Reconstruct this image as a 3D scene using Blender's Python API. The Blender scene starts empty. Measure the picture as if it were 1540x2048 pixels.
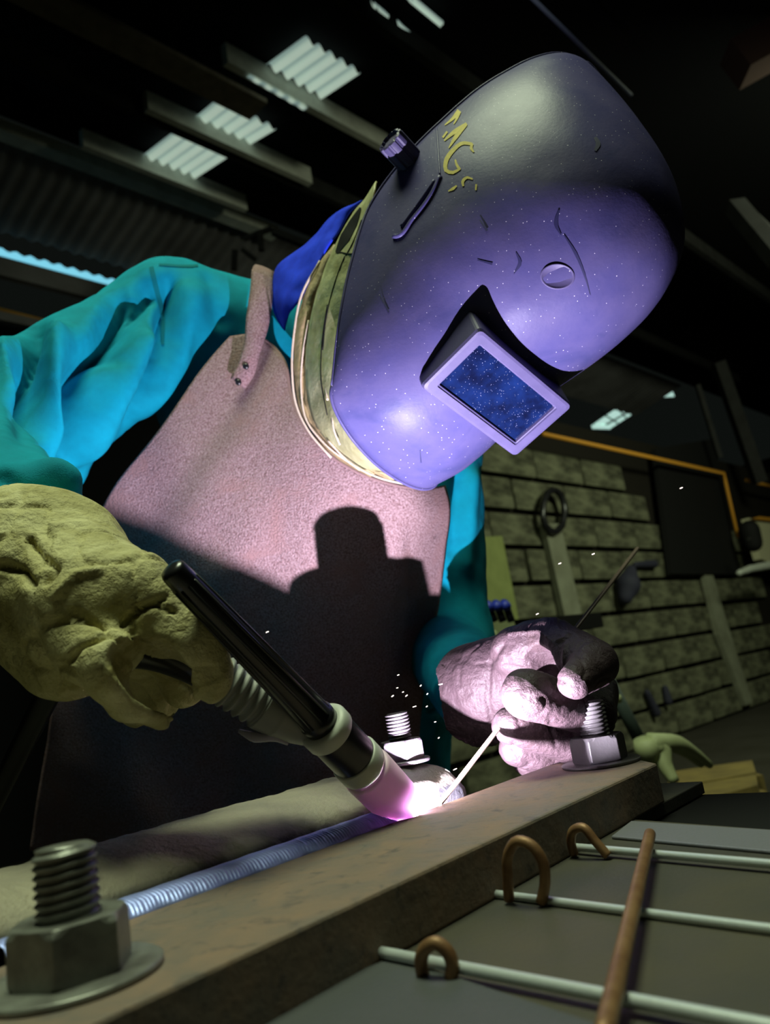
import bpy, bmesh, math, random
import numpy as np
from mathutils import Vector, Matrix
from mathutils.bvhtree import BVHTree
random.seed(7); rng = np.random.default_rng(7)
C = bpy.context.scene.collection
SC = bpy.context.scene

# ---------------------------------------------------------------- camera (phone held low, pitched up and rolled)
F, CX, CY = 1600.0, 770.0, 1024.0
_p, _r = math.radians(12), math.radians(9)
CAM = np.array([0, 0, 1.0])
_r0 = np.array([1.0, 0, 0]); _u0 = np.array([0, -math.sin(_p), math.cos(_p)])
FW = np.array([0, math.cos(_p), math.sin(_p)])
RT = math.cos(_r) * _r0 - math.sin(_r) * _u0
UP = math.sin(_r) * _r0 + math.cos(_r) * _u0
cd = bpy.data.cameras.new('camera'); cam = bpy.data.objects.new('camera', cd); C.objects.link(cam)
cd.sensor_fit = 'VERTICAL'; cd.sensor_height = 36; cd.sensor_width = 27; cd.lens = 36 * F / 2048
cd.clip_start = 0.01; cd.clip_end = 200
M = Matrix([[RT[i], UP[i], -FW[i], CAM[i]] for i in range(3)] + [[0, 0, 0, 1]]); cam.matrix_world = M
cd.dof.use_dof = True; cd.dof.focus_distance = 0.62; cd.dof.aperture_fstop = 8.5
SC.camera = cam

def ray(x, y): return RT * (x - CX) / F + UP * (CY - y) / F + FW
def P(x, y, d): return CAM + ray(x, y) * d
def RP(x, y, z):
    q = ray(x, y); return CAM + q * ((z - 1.0) / q[2])
def PL(x, y, o, n):                                   # pixel ray meets the plane (o, n)
    q = ray(x, y); return CAM + q * (np.dot(o - CAM, n) / np.dot(q, n))
def proj(p):
    v = np.asarray(p) - CAM; d = v @ FW
    return CX + F * (v @ RT) / d, CY - F * (v @ UP) / d, d

# ---------------------------------------------------------------- world, lights, exposure
w = bpy.data.worlds.new('world'); SC.world = w; w.use_nodes = True
w.node_tree.nodes['Background'].inputs[0].default_value = (0.55, 0.7, 0.6, 1)
w.node_tree.nodes['Background'].inputs[1].default_value = 0.007
SC.view_settings.view_transform = 'Standard'; SC.view_settings.look = 'None'
SC.view_settings.gamma = 1.0; SC.view_settings.use_curve_mapping = False
SC.view_settings.exposure = 0.0
ARC = RP(838, 1621, 0.907) + np.array([0.0016, -0.0013, -0.0010])
def light(name, kind, loc, power, col, size=0.1, target=None, sy=None):
    l = bpy.data.lights.new(name, kind); o = bpy.data.objects.new(name, l); C.objects.link(o)
    o.location = loc; l.energy = power; l.color = col
    if kind == 'AREA':
        l.size = size
        if sy: l.shape = 'RECTANGLE'; l.size_y = sy
    else: l.shadow_soft_size = size
    if target is not None:
        o.rotation_euler = (Vector(target) - Vector(loc)).to_track_quat('-Z', 'Y').to_euler()
    return o
light('arc_light', 'POINT', ARC, 34.0, (0.88, 0.80, 1.0), 0.0008)
light('roof_daylight', 'AREA', (-0.1, 0.42, 4.15), 92, (0.86, 1.0, 0.66), 1.2, (-0.1, 0.7, 1.0), 1.0)
light('wall_fill', 'AREA', (4.6, 4.2, 4.2), 150, (0.85, 0.95, 0.66), 1.6, (4.0, 7.5, 1.0), 1.0)  # added fill lamp to brighten the block wall, no source in view

# ---------------------------------------------------------------- materials
def mat(name, base, rough=0.6, metal=0.0, var=None, vscale=20, vmix=0.5, bump=0.0, bscale=80, spots=None, sscale=120, sth=0.08,
        emit=None, estr=0, spec=0.5, sss=0, trans=0, vdist=0.0, bdist=0.002, detail=6, stretch=None, rvar=0.0, var2=None, v2scale=5, v2mix=0.5):
    m = bpy.data.materials.new(name); m.use_nodes = True; nt = m.node_tree; N = nt.nodes; L = nt.links
    b = N['Principled BSDF']
    b.inputs['Base Color'].default_value = (*base, 1); b.inputs['Roughness'].default_value = rough
    b.inputs['Metallic'].default_value = metal; b.inputs['Specular IOR Level'].default_value = spec
    tc = N.new('ShaderNodeTexCoord'); vec = tc.outputs['Object']
    if stretch:
        mp = N.new('ShaderNodeMapping'); mp.inputs['Scale'].default_value = stretch; L.new(vec, mp.inputs[0]); vec = mp.outputs[0]
    col = None
    def noise(scale, dist=0.0):
        n = N.new('ShaderNodeTexNoise'); n.inputs['Scale'].default_value = scale; n.inputs['Detail'].default_value = detail
        n.inputs['Distortion'].default_value = dist; n.inputs['Roughness'].default_value = 0.62; L.new(vec, n.inputs['Vector']); return n
    def mixc(fac, a, bcol):
        mx = N.new('ShaderNodeMix'); mx.data_type = 'RGBA'
        L.new(fac, mx.inputs[0])
        if isinstance(a, tuple): mx.inputs[6].default_value = (*a, 1)
        else: L.new(a, mx.inputs[6])
        mx.inputs[7].default_value = (*bcol, 1); return mx.outputs[2]
    def ramp(src, lo, hi):
        r = N.new('ShaderNodeMapRange'); r.inputs[1].default_value = lo; r.inputs[2].default_value = hi; L.new(src, r.inputs[0]); return r.outputs[0]
    if var:
        n = noise(vscale, vdist); col = mixc(ramp(n.outputs[0], 0.5 - 0.22 * (1.2 - vmix), 0.5 + 0.35 * (1.2 - vmix)), base, var)
        if rvar:
            r = N.new('ShaderNodeMapRange'); r.inputs[3].default_value = max(0.05, rough - rvar); r.inputs[4].default_value = min(1, rough + rvar)
            L.new(n.outputs[0], r.inputs[0]); L.new(r.outputs[0], b.inputs['Roughness'])
    if var2:
        n = noise(v2scale, 0.6); col = mixc(ramp(n.outputs[0], 0.62 - 0.25 * v2mix, 0.8 - 0.2 * v2mix), col or base, var2)
    if spots:
        v = N.new('ShaderNodeTexVoronoi'); v.inputs['Scale'].default_value = sscale; L.new(vec, v.inputs['Vector'])
        n2 = noise(sscale * 0.13)
        mu = N.new('ShaderNodeMath'); mu.operation = 'MULTIPLY'; L.new(n2.outputs[0], mu.inputs[0]); mu.inputs[1].default_value = sth * 2
        lt = N.new('ShaderNodeMath'); lt.operation = 'LESS_THAN'; L.new(v.outputs['Distance'], lt.inputs[0]); L.new(mu.outputs[0], lt.inputs[1])
        col = mixc(lt.outputs[0], col or base, spots)
    if col: L.new(col, b.inputs['Base Color'])
    if bump:
        n = noise(bscale); bp = N.new('ShaderNodeBump'); bp.inputs['Strength'].default_value = bump; bp.inputs['Distance'].default_value = bdist
        L.new(n.outputs[0], bp.inputs['Height']); L.new(bp.outputs[0], b.inputs['Normal'])
    if emit: b.inputs['Emission Color'].default_value = (*emit, 1); b.inputs['Emission Strength'].default_value = estr
    if sss: b.inputs['Subsurface Weight'].default_value = sss; b.inputs['Subsurface Radius'].default_value = (0.012, 0.011, 0.012); b.inputs['Subsurface Scale'].default_value = 1.0
    if trans: b.inputs['Transmission Weight'].default_value = trans
    return m
MT = {}
MT['helmet'] = mat('helmet_shell', (0.062, 0.058, 0.165), 0.40, var=(0.085, 0.075, 0.18), vscale=22, vmix=0.6, bump=0.25, bscale=260, bdist=0.0006,
                   spots=(0.75, 0.72, 0.85), sscale=210, sth=0.07, spec=0.13, rvar=0.08, var2=(0.045, 0.047, 0.14), v2scale=16, v2mix=0.3)
MT['frame'] = mat('lens_frame_plastic', (0.085, 0.074, 0.165), 0.5, spec=0.25, var=(0.065, 0.058, 0.135), vscale=60, bump=0.2, bscale=300, bdist=0.0005)
MT['lens'] = mat('filter_glass', (0.003, 0.005, 0.022), 0.05, spec=0.6, spots=(0.35, 0.38, 0.55), sscale=480, sth=0.10, var=(0.006, 0.018, 0.085), vscale=45, vmix=0.5)
MT['suede'] = mat('pink_suede', (0.47, 0.33, 0.34), 0.95, var=(0.17, 0.085, 0.08), vscale=460, vmix=0.6, bump=1.0, bscale=420, bdist=0.004, spec=0.15,
                  var2=(0.37, 0.22, 0.21), v2scale=14, v2mix=0.4, detail=3)
MT['suede_edge'] = mat('smooth_suede_edge', (0.27, 0.17, 0.165), 0.85, bump=0.3, bscale=300, spec=0.2)
MT['teal'] = mat('teal_cotton', (0.002, 0.30, 0.42), 0.85, var=(0.002, 0.24, 0.34), vscale=40, bump=0.5, bscale=900, bdist=0.001, spec=0.12, detail=3)
MT['teal_dark'] = mat('teal_seam', (0.003, 0.17, 0.2), 0.85, bump=0.4, bscale=700, spec=0.1)
MT['blue'] = mat('blue_cotton', (0.025, 0.07, 0.95), 0.85, bump=0.6, bscale=800, bdist=0.001, spec=0.1, var=(0.02, 0.045, 0.7), vscale=60)
MT['liner'] = mat('old_tan_leather', (0.50, 0.38, 0.20), 0.6, var=(0.22, 0.16, 0.07), vscale=35, vdist=1.5, bump=0.8, bscale=120, bdist=0.003)
MT['liner_dark'] = mat('olive_liner', (0.50, 0.50, 0.28), 0.5, var=(0.24, 0.23, 0.09), vscale=30, bump=0.6, bscale=90, bdist=0.003)
MT['liner_edge'] = mat('frayed_pale_edge', (0.7, 0.58, 0.45), 0.7, bump=0.4, bscale=300)
MT['glove'] = mat('arc_dimmed_hide_glove', (0.052, 0.033, 0.038), 0.5, var=(0.036, 0.022, 0.024), vscale=28, vdist=1.0, vmix=0.45, bump=0.75, bscale=95, bdist=0.005, spec=0.3,
                  var2=(0.045, 0.028, 0.026), v2scale=13, v2mix=0.1)  # darker copy of the glove hide, toned down against the close arc's glare
MT['glove_r'] = mat('worn_hide_glove', (0.66, 0.62, 0.33), 0.66, var=(0.34, 0.30, 0.10), vscale=26, vdist=1.2, vmix=0.5, bump=0.9, bscale=75, bdist=0.006, spec=0.25,
                    var2=(0.10, 0.06, 0.03), v2scale=11, v2mix=0.25)
MT['black_rubber'] = mat('black_rubber', (0.012, 0.012, 0.014), 0.28, spec=0.6)
MT['grey_rubber'] = mat('grey_rubber', (0.26, 0.27, 0.25), 0.5, bump=0.2, bscale=400, bdist=0.0004)
MT['insul'] = mat('pale_insulator', (0.52, 0.55, 0.48), 0.45, sss=0.2)
MT['ceramic'] = mat('pink_ceramic', (0.78, 0.56, 0.70), 0.5, sss=0.07, spec=0.4)
MT['tungsten'] = mat('tungsten', (0.5, 0.5, 0.55), 0.3, 1.0)
MT['arc'] = mat('arc_plasma', (1, 1, 1), 0.5, emit=(1.0, 0.85, 1.0), estr=9)
MT['hot'] = mat('weld_pool', (1, 0.8, 0.9), 0.3, emit=(1.0, 0.55, 0.75), estr=8)
MT['steel_bar'] = mat('scaled_steel', (0.14, 0.123, 0.105), 0.7, 0.0, var=(0.27, 0.17, 0.11), vscale=26, vmix=0.2, vdist=0.8, bump=0.5, bscale=140, bdist=0.002, rvar=0.15,
                      var2=(0.06, 0.058, 0.06), v2scale=70, v2mix=0.25)
MT['steel_tube'] = mat('pitted_steel', (0.40, 0.36, 0.26), 0.5, 0.1, var=(0.25, 0.225, 0.18), vscale=18, bump=0.6, bscale=230, bdist=0.003, rvar=0.15)
_n = MT['steel_tube'].node_tree; _a = _n.nodes.new('ShaderNodeAttribute'); _a.attribute_name = 'painted_shade'  # paints the tube wall's shade and a dimmed tube end into the colour
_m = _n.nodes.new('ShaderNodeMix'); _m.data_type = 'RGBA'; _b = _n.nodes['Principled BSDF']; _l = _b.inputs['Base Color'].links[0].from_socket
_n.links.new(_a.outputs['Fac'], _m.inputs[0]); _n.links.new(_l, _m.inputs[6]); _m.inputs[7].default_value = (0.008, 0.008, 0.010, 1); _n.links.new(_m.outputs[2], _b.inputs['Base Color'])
MT['bead'] = mat('weld_bead', (0.42, 0.50, 1.0), 0.42, 0.6, bump=0.3, bscale=300, bdist=0.001)
MT['plate'] = mat('dull_plate', (0.060, 0.060, 0.055), 0.58, 0.3, var=(0.10, 0.085, 0.05), vscale=6, vmix=0.5, bump=0.35, bscale=320, bdist=0.001, rvar=0.1)
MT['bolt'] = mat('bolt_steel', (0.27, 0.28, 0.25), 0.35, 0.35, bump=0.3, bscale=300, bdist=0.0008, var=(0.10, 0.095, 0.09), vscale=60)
MT['bolt_shaded'] = mat('shaded_bolt_steel', (0.085, 0.08, 0.08), 0.45, 0.3, bump=0.3, bscale=300, bdist=0.0008)  # bolt steel again, the far bolt's shade put into the colour
MT['bolt_arc_dimmed'] = mat('arc_dimmed_bolt_steel', (0.022, 0.018, 0.021), 0.45, 0.0, bump=0.4, bscale=200, bdist=0.001)  # bolt steel again, base darkened to offset the close arc's glare
MT['rod'] = mat('galvanised_rod', (0.60, 0.65, 0.66), 0.38, 0.35, bump=0.3, bscale=300, bdist=0.0006)
MT['rust'] = mat('rusty_wire', (0.30, 0.17, 0.08), 0.5, 0.35, var=(0.16, 0.07, 0.03), vscale=90, bump=0.3, bscale=250, bdist=0.0008)
MT['copper'] = mat('copper_coated_wire', (0.19, 0.135, 0.11), 0.4, 0.4)
MT['block'] = mat('concrete_block', (0.20, 0.205, 0.13), 0.95, var=(0.035, 0.033, 0.024), vscale=2.6, vmix=0.6, var2=(0.03, 0.03, 0.022), v2scale=1.1, v2mix=0.5, bump=0.6, bscale=30, bdist=0.02, spec=0.1)
MT['mortar'] = mat('dark_mortar', (0.018, 0.016, 0.013), 0.95, spec=0.05)
MT['pilaster'] = mat('painted_concrete', (0.24, 0.25, 0.18), 0.9, var=(0.13, 0.13, 0.09), vscale=4, spec=0.1)
MT['greenboard'] = mat('green_board', (0.27, 0.31, 0.11), 0.8, var=(0.2, 0.23, 0.08), vscale=5, spec=0.1)
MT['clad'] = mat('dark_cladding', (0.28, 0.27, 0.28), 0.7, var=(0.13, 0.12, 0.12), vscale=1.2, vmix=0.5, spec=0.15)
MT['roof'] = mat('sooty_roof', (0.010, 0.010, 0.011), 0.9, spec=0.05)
MT['floor'] = mat('sooty_floor', (0.045, 0.042, 0.034), 0.9, var=(0.03, 0.028, 0.02), vscale=2, spec=0.1)
MT['purlin_lit'] = mat('grey_purlin_lit_tone', (0.75, 0.76, 0.68), 0.8, var=(0.5, 0.5, 0.44), vscale=6, spec=0.1)  # lit copy of the purlin grey, skylight glow put into the base colour
MT['purlin'] = mat('grey_purlin_shaded', (0.03, 0.03, 0.029), 0.8, var=(0.018, 0.017, 0.016), vscale=6, spec=0.1)  # shaded copy, darkness under the roof put into the base colour
MT['beam'] = mat('brown_beam', (0.30, 0.25, 0.19), 0.85, var=(0.17, 0.14, 0.11), vscale=10, spec=0.1)
MT['blacksteel'] = mat('black_steel', (0.012, 0.012, 0.012), 0.7, spec=0.1)
MT['orange'] = mat('orange_pipe_paint', (0.62, 0.28, 0.03), 0.6, spec=0.2)
MT['skylight'] = mat('daylit_sheet', (0.5, 0.6, 0.52), 0.7, emit=(0.50, 0.64, 0.53), estr=0.66)
_n = MT['skylight'].node_tree; _a = _n.nodes.new('ShaderNodeAttribute'); _a.attribute_name = 'groove_shade'  # corrugation shading painted into the sheet's glow
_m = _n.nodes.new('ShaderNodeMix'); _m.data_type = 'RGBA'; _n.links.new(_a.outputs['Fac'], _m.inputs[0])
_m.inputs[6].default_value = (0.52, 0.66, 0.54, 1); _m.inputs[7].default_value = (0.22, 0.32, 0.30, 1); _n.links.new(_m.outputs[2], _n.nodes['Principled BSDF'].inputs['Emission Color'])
MT['skylight_cyan'] = mat('daylit_eave', (0.3, 0.6, 0.7), 0.7, emit=(0.20, 0.62, 0.80), estr=1.0)
MT['skin'] = mat('skin', (0.45, 0.28, 0.2), 0.55, sss=0.05)
MT['navy'] = mat('dark_trousers', (0.02, 0.025, 0.035), 0.9, spec=0.1)
MT['bootm'] = mat('boot_leather', (0.03, 0.022, 0.018), 0.5)
MT['paint'] = mat('yellow_marker_paint', (0.62, 0.50, 0.08), 0.7, var=(0.40, 0.32, 0.04), vscale=200)
MT['palegreen'] = mat('pale_green_paint', (0.40, 0.44, 0.24), 0.6, var=(0.28, 0.3, 0.15), vscale=15)
MT['ochre'] = mat('ochre_plank', (0.30, 0.22, 0.06), 0.8, var=(0.14, 0.10, 0.035), vscale=9, vmix=0.5)
MT['bluehandle'] = mat('blue_handle', (0.02, 0.04, 0.45), 0.5)
MT['cream'] = mat('cream_cabinet', (0.55, 0.53, 0.34), 0.6)
MT['lead'] = mat('blue_black_cloth', (0.02, 0.02, 0.04), 0.8)
MT['spark'] = mat('spark', (1, 1, 1), 0.5, emit=(1, 0.85, 0.8), estr=5)
MT['lampglass'] = mat('lamp_glass', (0.7, 0.9, 0.8), 0.4, emit=(0.55, 0.85, 0.75), estr=0.8)

# ---------------------------------------------------------------- mesh helpers
def worldloc(o):
    l = Vector((0, 0, 0))
    while o is not None: l += o.location; o = o.parent
    return np.array(l)
def mesh_obj(name, V, Fc, m, parent=None, smooth=True, org=None):
    V = np.asarray(V, dtype=float)
    me = bpy.data.meshes.new(name)
    if org is None: org = worldloc(parent) if parent is not None else V.mean(0)
    off = np.asarray(org)
    me.from_pydata((V - off).tolist(), [], [list(map(int, f)) for f in Fc]); me.update()
    bm = bmesh.new(); bm.from_mesh(me); bmesh.ops.recalc_face_normals(bm, faces=bm.faces); bm.to_mesh(me); bm.free()
    if smooth: me.polygons.foreach_set('use_smooth', [True] * len(me.polygons))
    me.materials.append(MT[m] if isinstance(m, str) else m)
    o = bpy.data.objects.new(name, me); C.objects.link(o)
    if parent is not None: o.parent = parent; o.location = Vector(off - worldloc(parent))
    else: o.location = off
    return o
def part(name, VF, m, parent, smooth=True): return mesh_obj(name, VF[0], VF[1], m, parent, smooth)
def thing(name, label, cat, loc, group=None, kind=None):
    o = bpy.data.objects.new(name, None); C.objects.link(o); o.location = loc; o.empty_display_size = 0.02
    return tag(o, label, cat, group, kind)
def tag(o, label=None, cat=None, group=None, kind=None):
    if label: o['label'] = label
    if cat: o['category'] = cat
    if group: o['group'] = group
    if kind: o['kind'] = kind
    return o
def struct(o, label=None, cat=None): return tag(o, label, cat, kind='structure')
def join(*vfs):
    V, Fc, k = [], [], 0
    for v, f in vfs:
        v = np.asarray(v); V.append(v); Fc += [[i + k for i in q] for q in f]; k += len(v)
    return np.vstack(V), Fc
def grid(Pt, closed_u=False, closed_v=False):
    Pt = np.asarray(Pt, float); a, b = Pt.shape[:2]; Fc = []
    for i in range(a if closed_u else a - 1):
        for j in range(b if closed_v else b - 1):
            i2, j2 = (i + 1) % a, (j + 1) % b
            Fc.append([i * b + j, i * b + j2, i2 * b + j2, i2 * b + j])
    return Pt.reshape(-1, 3), Fc
def norm(v): v = np.asarray(v, float); return v / np.linalg.norm(v)
def frame(d):
    d = norm(d); a = np.array([0, 0, 1.0]) if abs(d[2]) < 0.9 else np.array([1.0, 0, 0])
    x = norm(np.cross(a, d)); return x, np.cross(d, x), d
def spline(pts, n):
    pts = np.asarray(pts, float); k = len(pts)
    if k == 2: t = np.linspace(0, 1, n)[:, None]; return pts[0] * (1 - t) + pts[1] * t
    seg = np.linalg.norm(np.diff(pts, axis=0), axis=1); u = np.concatenate([[0], np.cumsum(seg)]); u /= u[-1]
    tan = np.gradient(pts, u, axis=0); s = np.linspace(0, 1, n); out = np.empty((n, pts.shape[1]))
    for q, t in enumerate(s):
        i = min(max(np.searchsorted(u, t) - 1, 0), k - 2); h = u[i + 1] - u[i]; x = (t - u[i]) / h
        out[q] = (2*x**3-3*x**2+1)*pts[i] + (x**3-2*x**2+x)*h*tan[i] + (-2*x**3+3*x**2)*pts[i+1] + (x**3-x**2)*h*tan[i+1]
    return out
def tube(pts, rad, sides=12, n=None, smooth=True):
    pts = np.asarray(pts, float)
    if n: 
        r = np.interp(np.linspace(0, 1, n), np.linspace(0, 1, len(pts)), np.broadcast_to(rad, len(pts))); pts = spline(pts, n)
    else: r = np.broadcast_to(rad, len(pts)).astype(float)
    T = np.gradient(pts, axis=0); x, y, _ = frame(T[0]); rows = []
    for i in range(len(pts)):
        t = norm(T[i]); x = norm(x - t * np.dot(x, t)); y = np.cross(t, x)
        a = np.linspace(0, 2 * np.pi, sides, endpoint=False)[:, None]
        rows.append(pts[i] + r[i] * (np.cos(a) * x + np.sin(a) * y))
    V, Fc = grid(rows, closed_v=True); k = len(V); b = sides
    Fc.append(list(range(b))); Fc.append(list(range(k - b, k))[::-1])
    return V, Fc
def lathe(a0, axis, prof, sides=40, caps=True):           # prof: (distance along axis, radius)
    x, y, d = frame(axis); a = np.linspace(0, 2 * np.pi, sides, endpoint=False)[:, None]; a0 = np.asarray(a0, float)
    rows = [a0 + d * t + r * (np.cos(a) * x + np.sin(a) * y) for t, r in prof]
    V, Fc = grid(rows, closed_v=True)
    if caps: k = len(V); Fc.append(list(range(sides))); Fc.append(list(range(k - sides, k))[::-1])
    return V, Fc
def box(c, ax, ay, az):                                   # centre and three half-vectors
    c, ax, ay, az = map(lambda q: np.asarray(q, float), (c, ax, ay, az))
    V = [c + i * ax + j * ay + k * az for i in (-1, 1) for j in (-1, 1) for k in (-1, 1)]
    return np.array(V), [[0,1,3,2],[4,6,7,5],[0,4,5,1],[2,3,7,6],[0,2,6,4],[1,5,7,3]]
def prism(poly, h):                                       # polygon (n,3) extruded by the vector h
    p = np.asarray(poly, float); n = len(p)
    return np.vstack([p, p + np.asarray(h)]), [list(range(n))[::-1], [n + i for i in range(n)]] + [[i, (i+1) % n, n + (i+1) % n, n + i] for i in range(n)]
def bevel(o, wd, seg=2):
    m = o.modifiers.new('bevel', 'BEVEL'); m.width = wd; m.segments = seg; m.limit_method = 'ANGLE'; return o
def solid(o, th, off=-1):
    m = o.modifiers.new('thickness', 'SOLIDIFY'); m.thickness = th; m.offset = off; return o
def subsurf(o, n=1):
    m = o.modifiers.new('smooth', 'SUBSURF'); m.levels = n; m.render_levels = n; return o
_tab = rng.random((64, 64, 64)).astype(np.float32)
def vnoise(p, freq, seed=0):
    q = np.asarray(p, np.float32) * freq + np.array([17.3, 5.1, 9.7], np.float32) * (seed + 1)
    i = np.floor(q).astype(np.int64); f = q - i; f = f * f * (3 - 2 * f); i &= 63; j = (i + 1) & 63
    x0, y0, z0 = i[..., 0], i[..., 1], i[..., 2]; x1, y1, z1 = j[..., 0], j[..., 1], j[..., 2]; fx, fy, fz = f[..., 0], f[..., 1], f[..., 2]
    L = lambda a, b, t: a + (b - a) * t
    return L(L(L(_tab[x0,y0,z0], _tab[x1,y0,z0], fx), L(_tab[x0,y1,z0], _tab[x1,y1,z0], fx), fy),
             L(L(_tab[x0,y0,z1], _tab[x1,y0,z1], fx), L(_tab[x0,y1,z1], _tab[x1,y1,z1], fx), fy), fz) * 2 - 1
def smin(a, b, k):
    h = np.clip(0.5 + 0.5 * (b - a) / k, 0, 1); return b + (a - b) * h - k * h * (1 - h)
def capsule(p, a, b, ra, rb):
    a = np.asarray(a, np.float32); b = np.asarray(b, np.float32); ab = b - a
    t = np.clip(((p - a) @ ab) / max(float(ab @ ab), 1e-9), 0, 1)
    return np.linalg.norm(p - a - t[..., None] * ab, axis=-1) - (ra + (rb - ra) * t)
def chain(p, pts, rad):
    d = None
    for i in range(len(pts) - 1):
        c = capsule(p, pts[i], pts[i+1], rad[i], rad[i+1]); d = c if d is None else np.minimum(d, c)
    return d
def surface_nets(fn, lo, hi, res):
    lo = np.asarray(lo, float); n = np.ceil((np.asarray(hi) - lo) / res).astype(int) + 1
    ax = [np.float32(lo[i]) + np.arange(n[i], dtype=np.float32) * np.float32(res) for i in range(3)]
    G = np.empty(n, np.float32)
    for i in range(0, n[0], 16):
        X = np.stack(np.meshgrid(ax[0][i:i+16], ax[1], ax[2], indexing='ij'), -1); G[i:i+16] = fn(X)
    S = G < 0; acc = np.zeros((*(n - 1), 3), np.float32); cnt = np.zeros(n - 1, np.float32)
    idx = [(a, b, c) for a in (0, 1) for b in (0, 1) for c in (0, 1)]
    sl = lambda o: tuple(slice(o[k], n[k] - 1 + o[k]) for k in range(3))
    for u in idx:
        for k in range(3):
            if u[k] == 0:
                v = list(u); v[k] = 1; v = tuple(v); A, B = G[sl(u)], G[sl(v)]; cr = (A < 0) != (B < 0)
                t = np.where(cr, A / np.where(cr, A - B, 1), 0); q = np.zeros_like(acc); 
                for m_ in range(3): q[..., m_] = u[m_] + (t if m_ == k else 0)
                acc += q * cr[..., None]; cnt += cr
    on = cnt > 0; ids = -np.ones(n - 1, np.int64); ids[on] = np.arange(on.sum())
    V = (acc[on] / cnt[on][:, None] + np.argwhere(on)) * res + lo; Fc = []
    for k in range(3):
        a, b = [q for q in range(3) if q != k]
        s0 = [slice(1, n[q] - 1) for q in range(3)]; s0[k] = slice(0, n[k] - 1); s1 = list(s0); s1[k] = slice(1, n[k])
        A = S[tuple(s0)]; B = S[tuple(s1)]; cr = np.argwhere(A != B)
        if not len(cr): continue
        flip = A[tuple(cr.T)]; base = cr.copy(); base[:, a] += 1; base[:, b] += 1
        def cell(da, db):
            c = base.copy(); c[:, a] -= da; c[:, b] -= db; return ids[tuple(c.T)]
        q = np.stack([cell(1, 1), cell(0, 1), cell(0, 0), cell(1, 0)], 1)
        if k == 1: flip = ~flip
        q[~flip] = q[~flip][:, ::-1]; Fc.append(q)
    Fc = np.vstack(Fc); return V, Fc[(Fc >= 0).all(1)]
def vert_normals(V, Fc):
    n = np.cross(V[Fc[:, 2]] - V[Fc[:, 0]], V[Fc[:, 3]] - V[Fc[:, 1]]); N = np.zeros_like(V)
    for k in range(4): np.add.at(N, Fc[:, k], n)
    return N / np.maximum(np.linalg.norm(N, axis=1), 1e-12)[:, None]
def relax(V, Fc, it=2, f=0.5):
    for _ in range(it):
        acc = np.zeros_like(V); c = np.zeros(len(V))
        for k in range(4):
            for s in (1, 3): np.add.at(acc, Fc[:, k], V[Fc[:, (k + s) % 4]]); np.add.at(c, Fc[:, k], 1)
        V = V + f * (acc / np.maximum(c, 1)[:, None] - V)
    return V
def polydist(xy, pts):
    d = np.full(len(xy), 1e9)
    for a, b in zip(pts[:-1], pts[1:]):
        a = np.array(a, float); b = np.array(b, float); ab = b - a
        t = np.clip(((xy - a) @ ab) / (ab @ ab), 0, 1); d = np.minimum(d, np.linalg.norm(xy - a - t[:, None] * ab, axis=1))
    return d
def folds(V, Fc, lines):                                  # press creases (-) and pull ridges (+) into cloth: (polyline, width, height)
    N = vert_normals(V, Fc); v = V - CAM; d = v @ FW; xy = np.stack([CX + F * (v @ RT) / d, CY - F * (v @ UP) / d], 1)
    face = np.clip(-(N * (v / np.linalg.norm(v, axis=1)[:, None])).sum(1) * 2, 0, 1); h = np.zeros(len(V))
    for pts, wd, am in lines: h += am * np.exp(-(polydist(xy, pts) / wd) ** 2)
    return V + N * (h * face)[:, None]
class Caster:
    def __init__(s, o):
        dg = bpy.context.evaluated_depsgraph_get(); s.t = BVHTree.FromObject(o, dg); s.o = worldloc(o)
    def __call__(s, x, y, lift=0.0):
        q = norm(ray(x, y)); h = s.t.ray_cast(Vector(CAM - s.o), Vector(q))
        if h[0] is None: return None, None
        n = np.array(h[1]); n = n if np.dot(n, q) < 0 else -n
        return np.array(h[0]) + s.o + n * lift, n
def ribbon_on(cast, pts, wd, n=14, lift=0.0006):          # a flat stroke that follows a surface
    xy = spline([(a, b, 0) for a, b in pts], n)[:, :2]; T = np.gradient(xy, axis=0); L, Rr = [], []
    ws = np.interp(np.linspace(0, 1, n), np.linspace(0, 1, len(np.atleast_1d(wd))), np.atleast_1d(wd))
    rows = []
    for (x, y), t, q in zip(xy, T, ws):
        nn = np.array([-t[1], t[0]]) / (np.hypot(*t) + 1e-9) * q / 2
        a, _ = cast(x + nn[0], y + nn[1], lift); b, _ = cast(x - nn[0], y - nn[1], lift); c, _ = cast(x, y, lift)
        if a is None or b is None or c is None: continue
        rows.append([a, c, b])
    return grid(rows)
def tube_on(cast, pts, r, n=24, lift=0.0):
    xy = spline([(a, b, 0) for a, b in pts], n)[:, :2]
    q = [cast(x, y, lift)[0] for x, y in xy]; return tube([k for k in q if k is not None], r, 8)

# ================================================================ the building (structure)
Z = np.array([0, 0, 1.0])
dA = ray(2290, 1121); dA[2] = 0; dA = norm(dA); dB = np.array([-dA[1], dA[0], 0])
RG = RP(265, 345, 6.0); a10, a14 = math.radians(10), math.radians(14)
upB = dB * math.cos(a10) + Z * math.sin(a10); dnB = dB * math.cos(a14) - Z * math.sin(a14)
nNear = norm(np.cross(dA, upB)); nNear = nNear * np.sign(nNear[2]); nFar = norm(np.cross(dA, dnB)); nFar = nFar * np.sign(nFar[2])
rA, rB = RG @ dA, RG @ dB
def AB(a, b, z): return dA * a + dB * b + Z * z
def roofz(b): return 6 - (rB - b) * math.tan(a10) if b <= rB else 6 - (b - rB) * math.tan(a14)
fl = mesh_obj('floor', [[-30, -30, 0], [40, -30, 0], [40, 40, 0], [-30, 40, 0]], [[0, 1, 2, 3]], 'floor', org=(0, 0, 0)); struct(fl)
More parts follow.
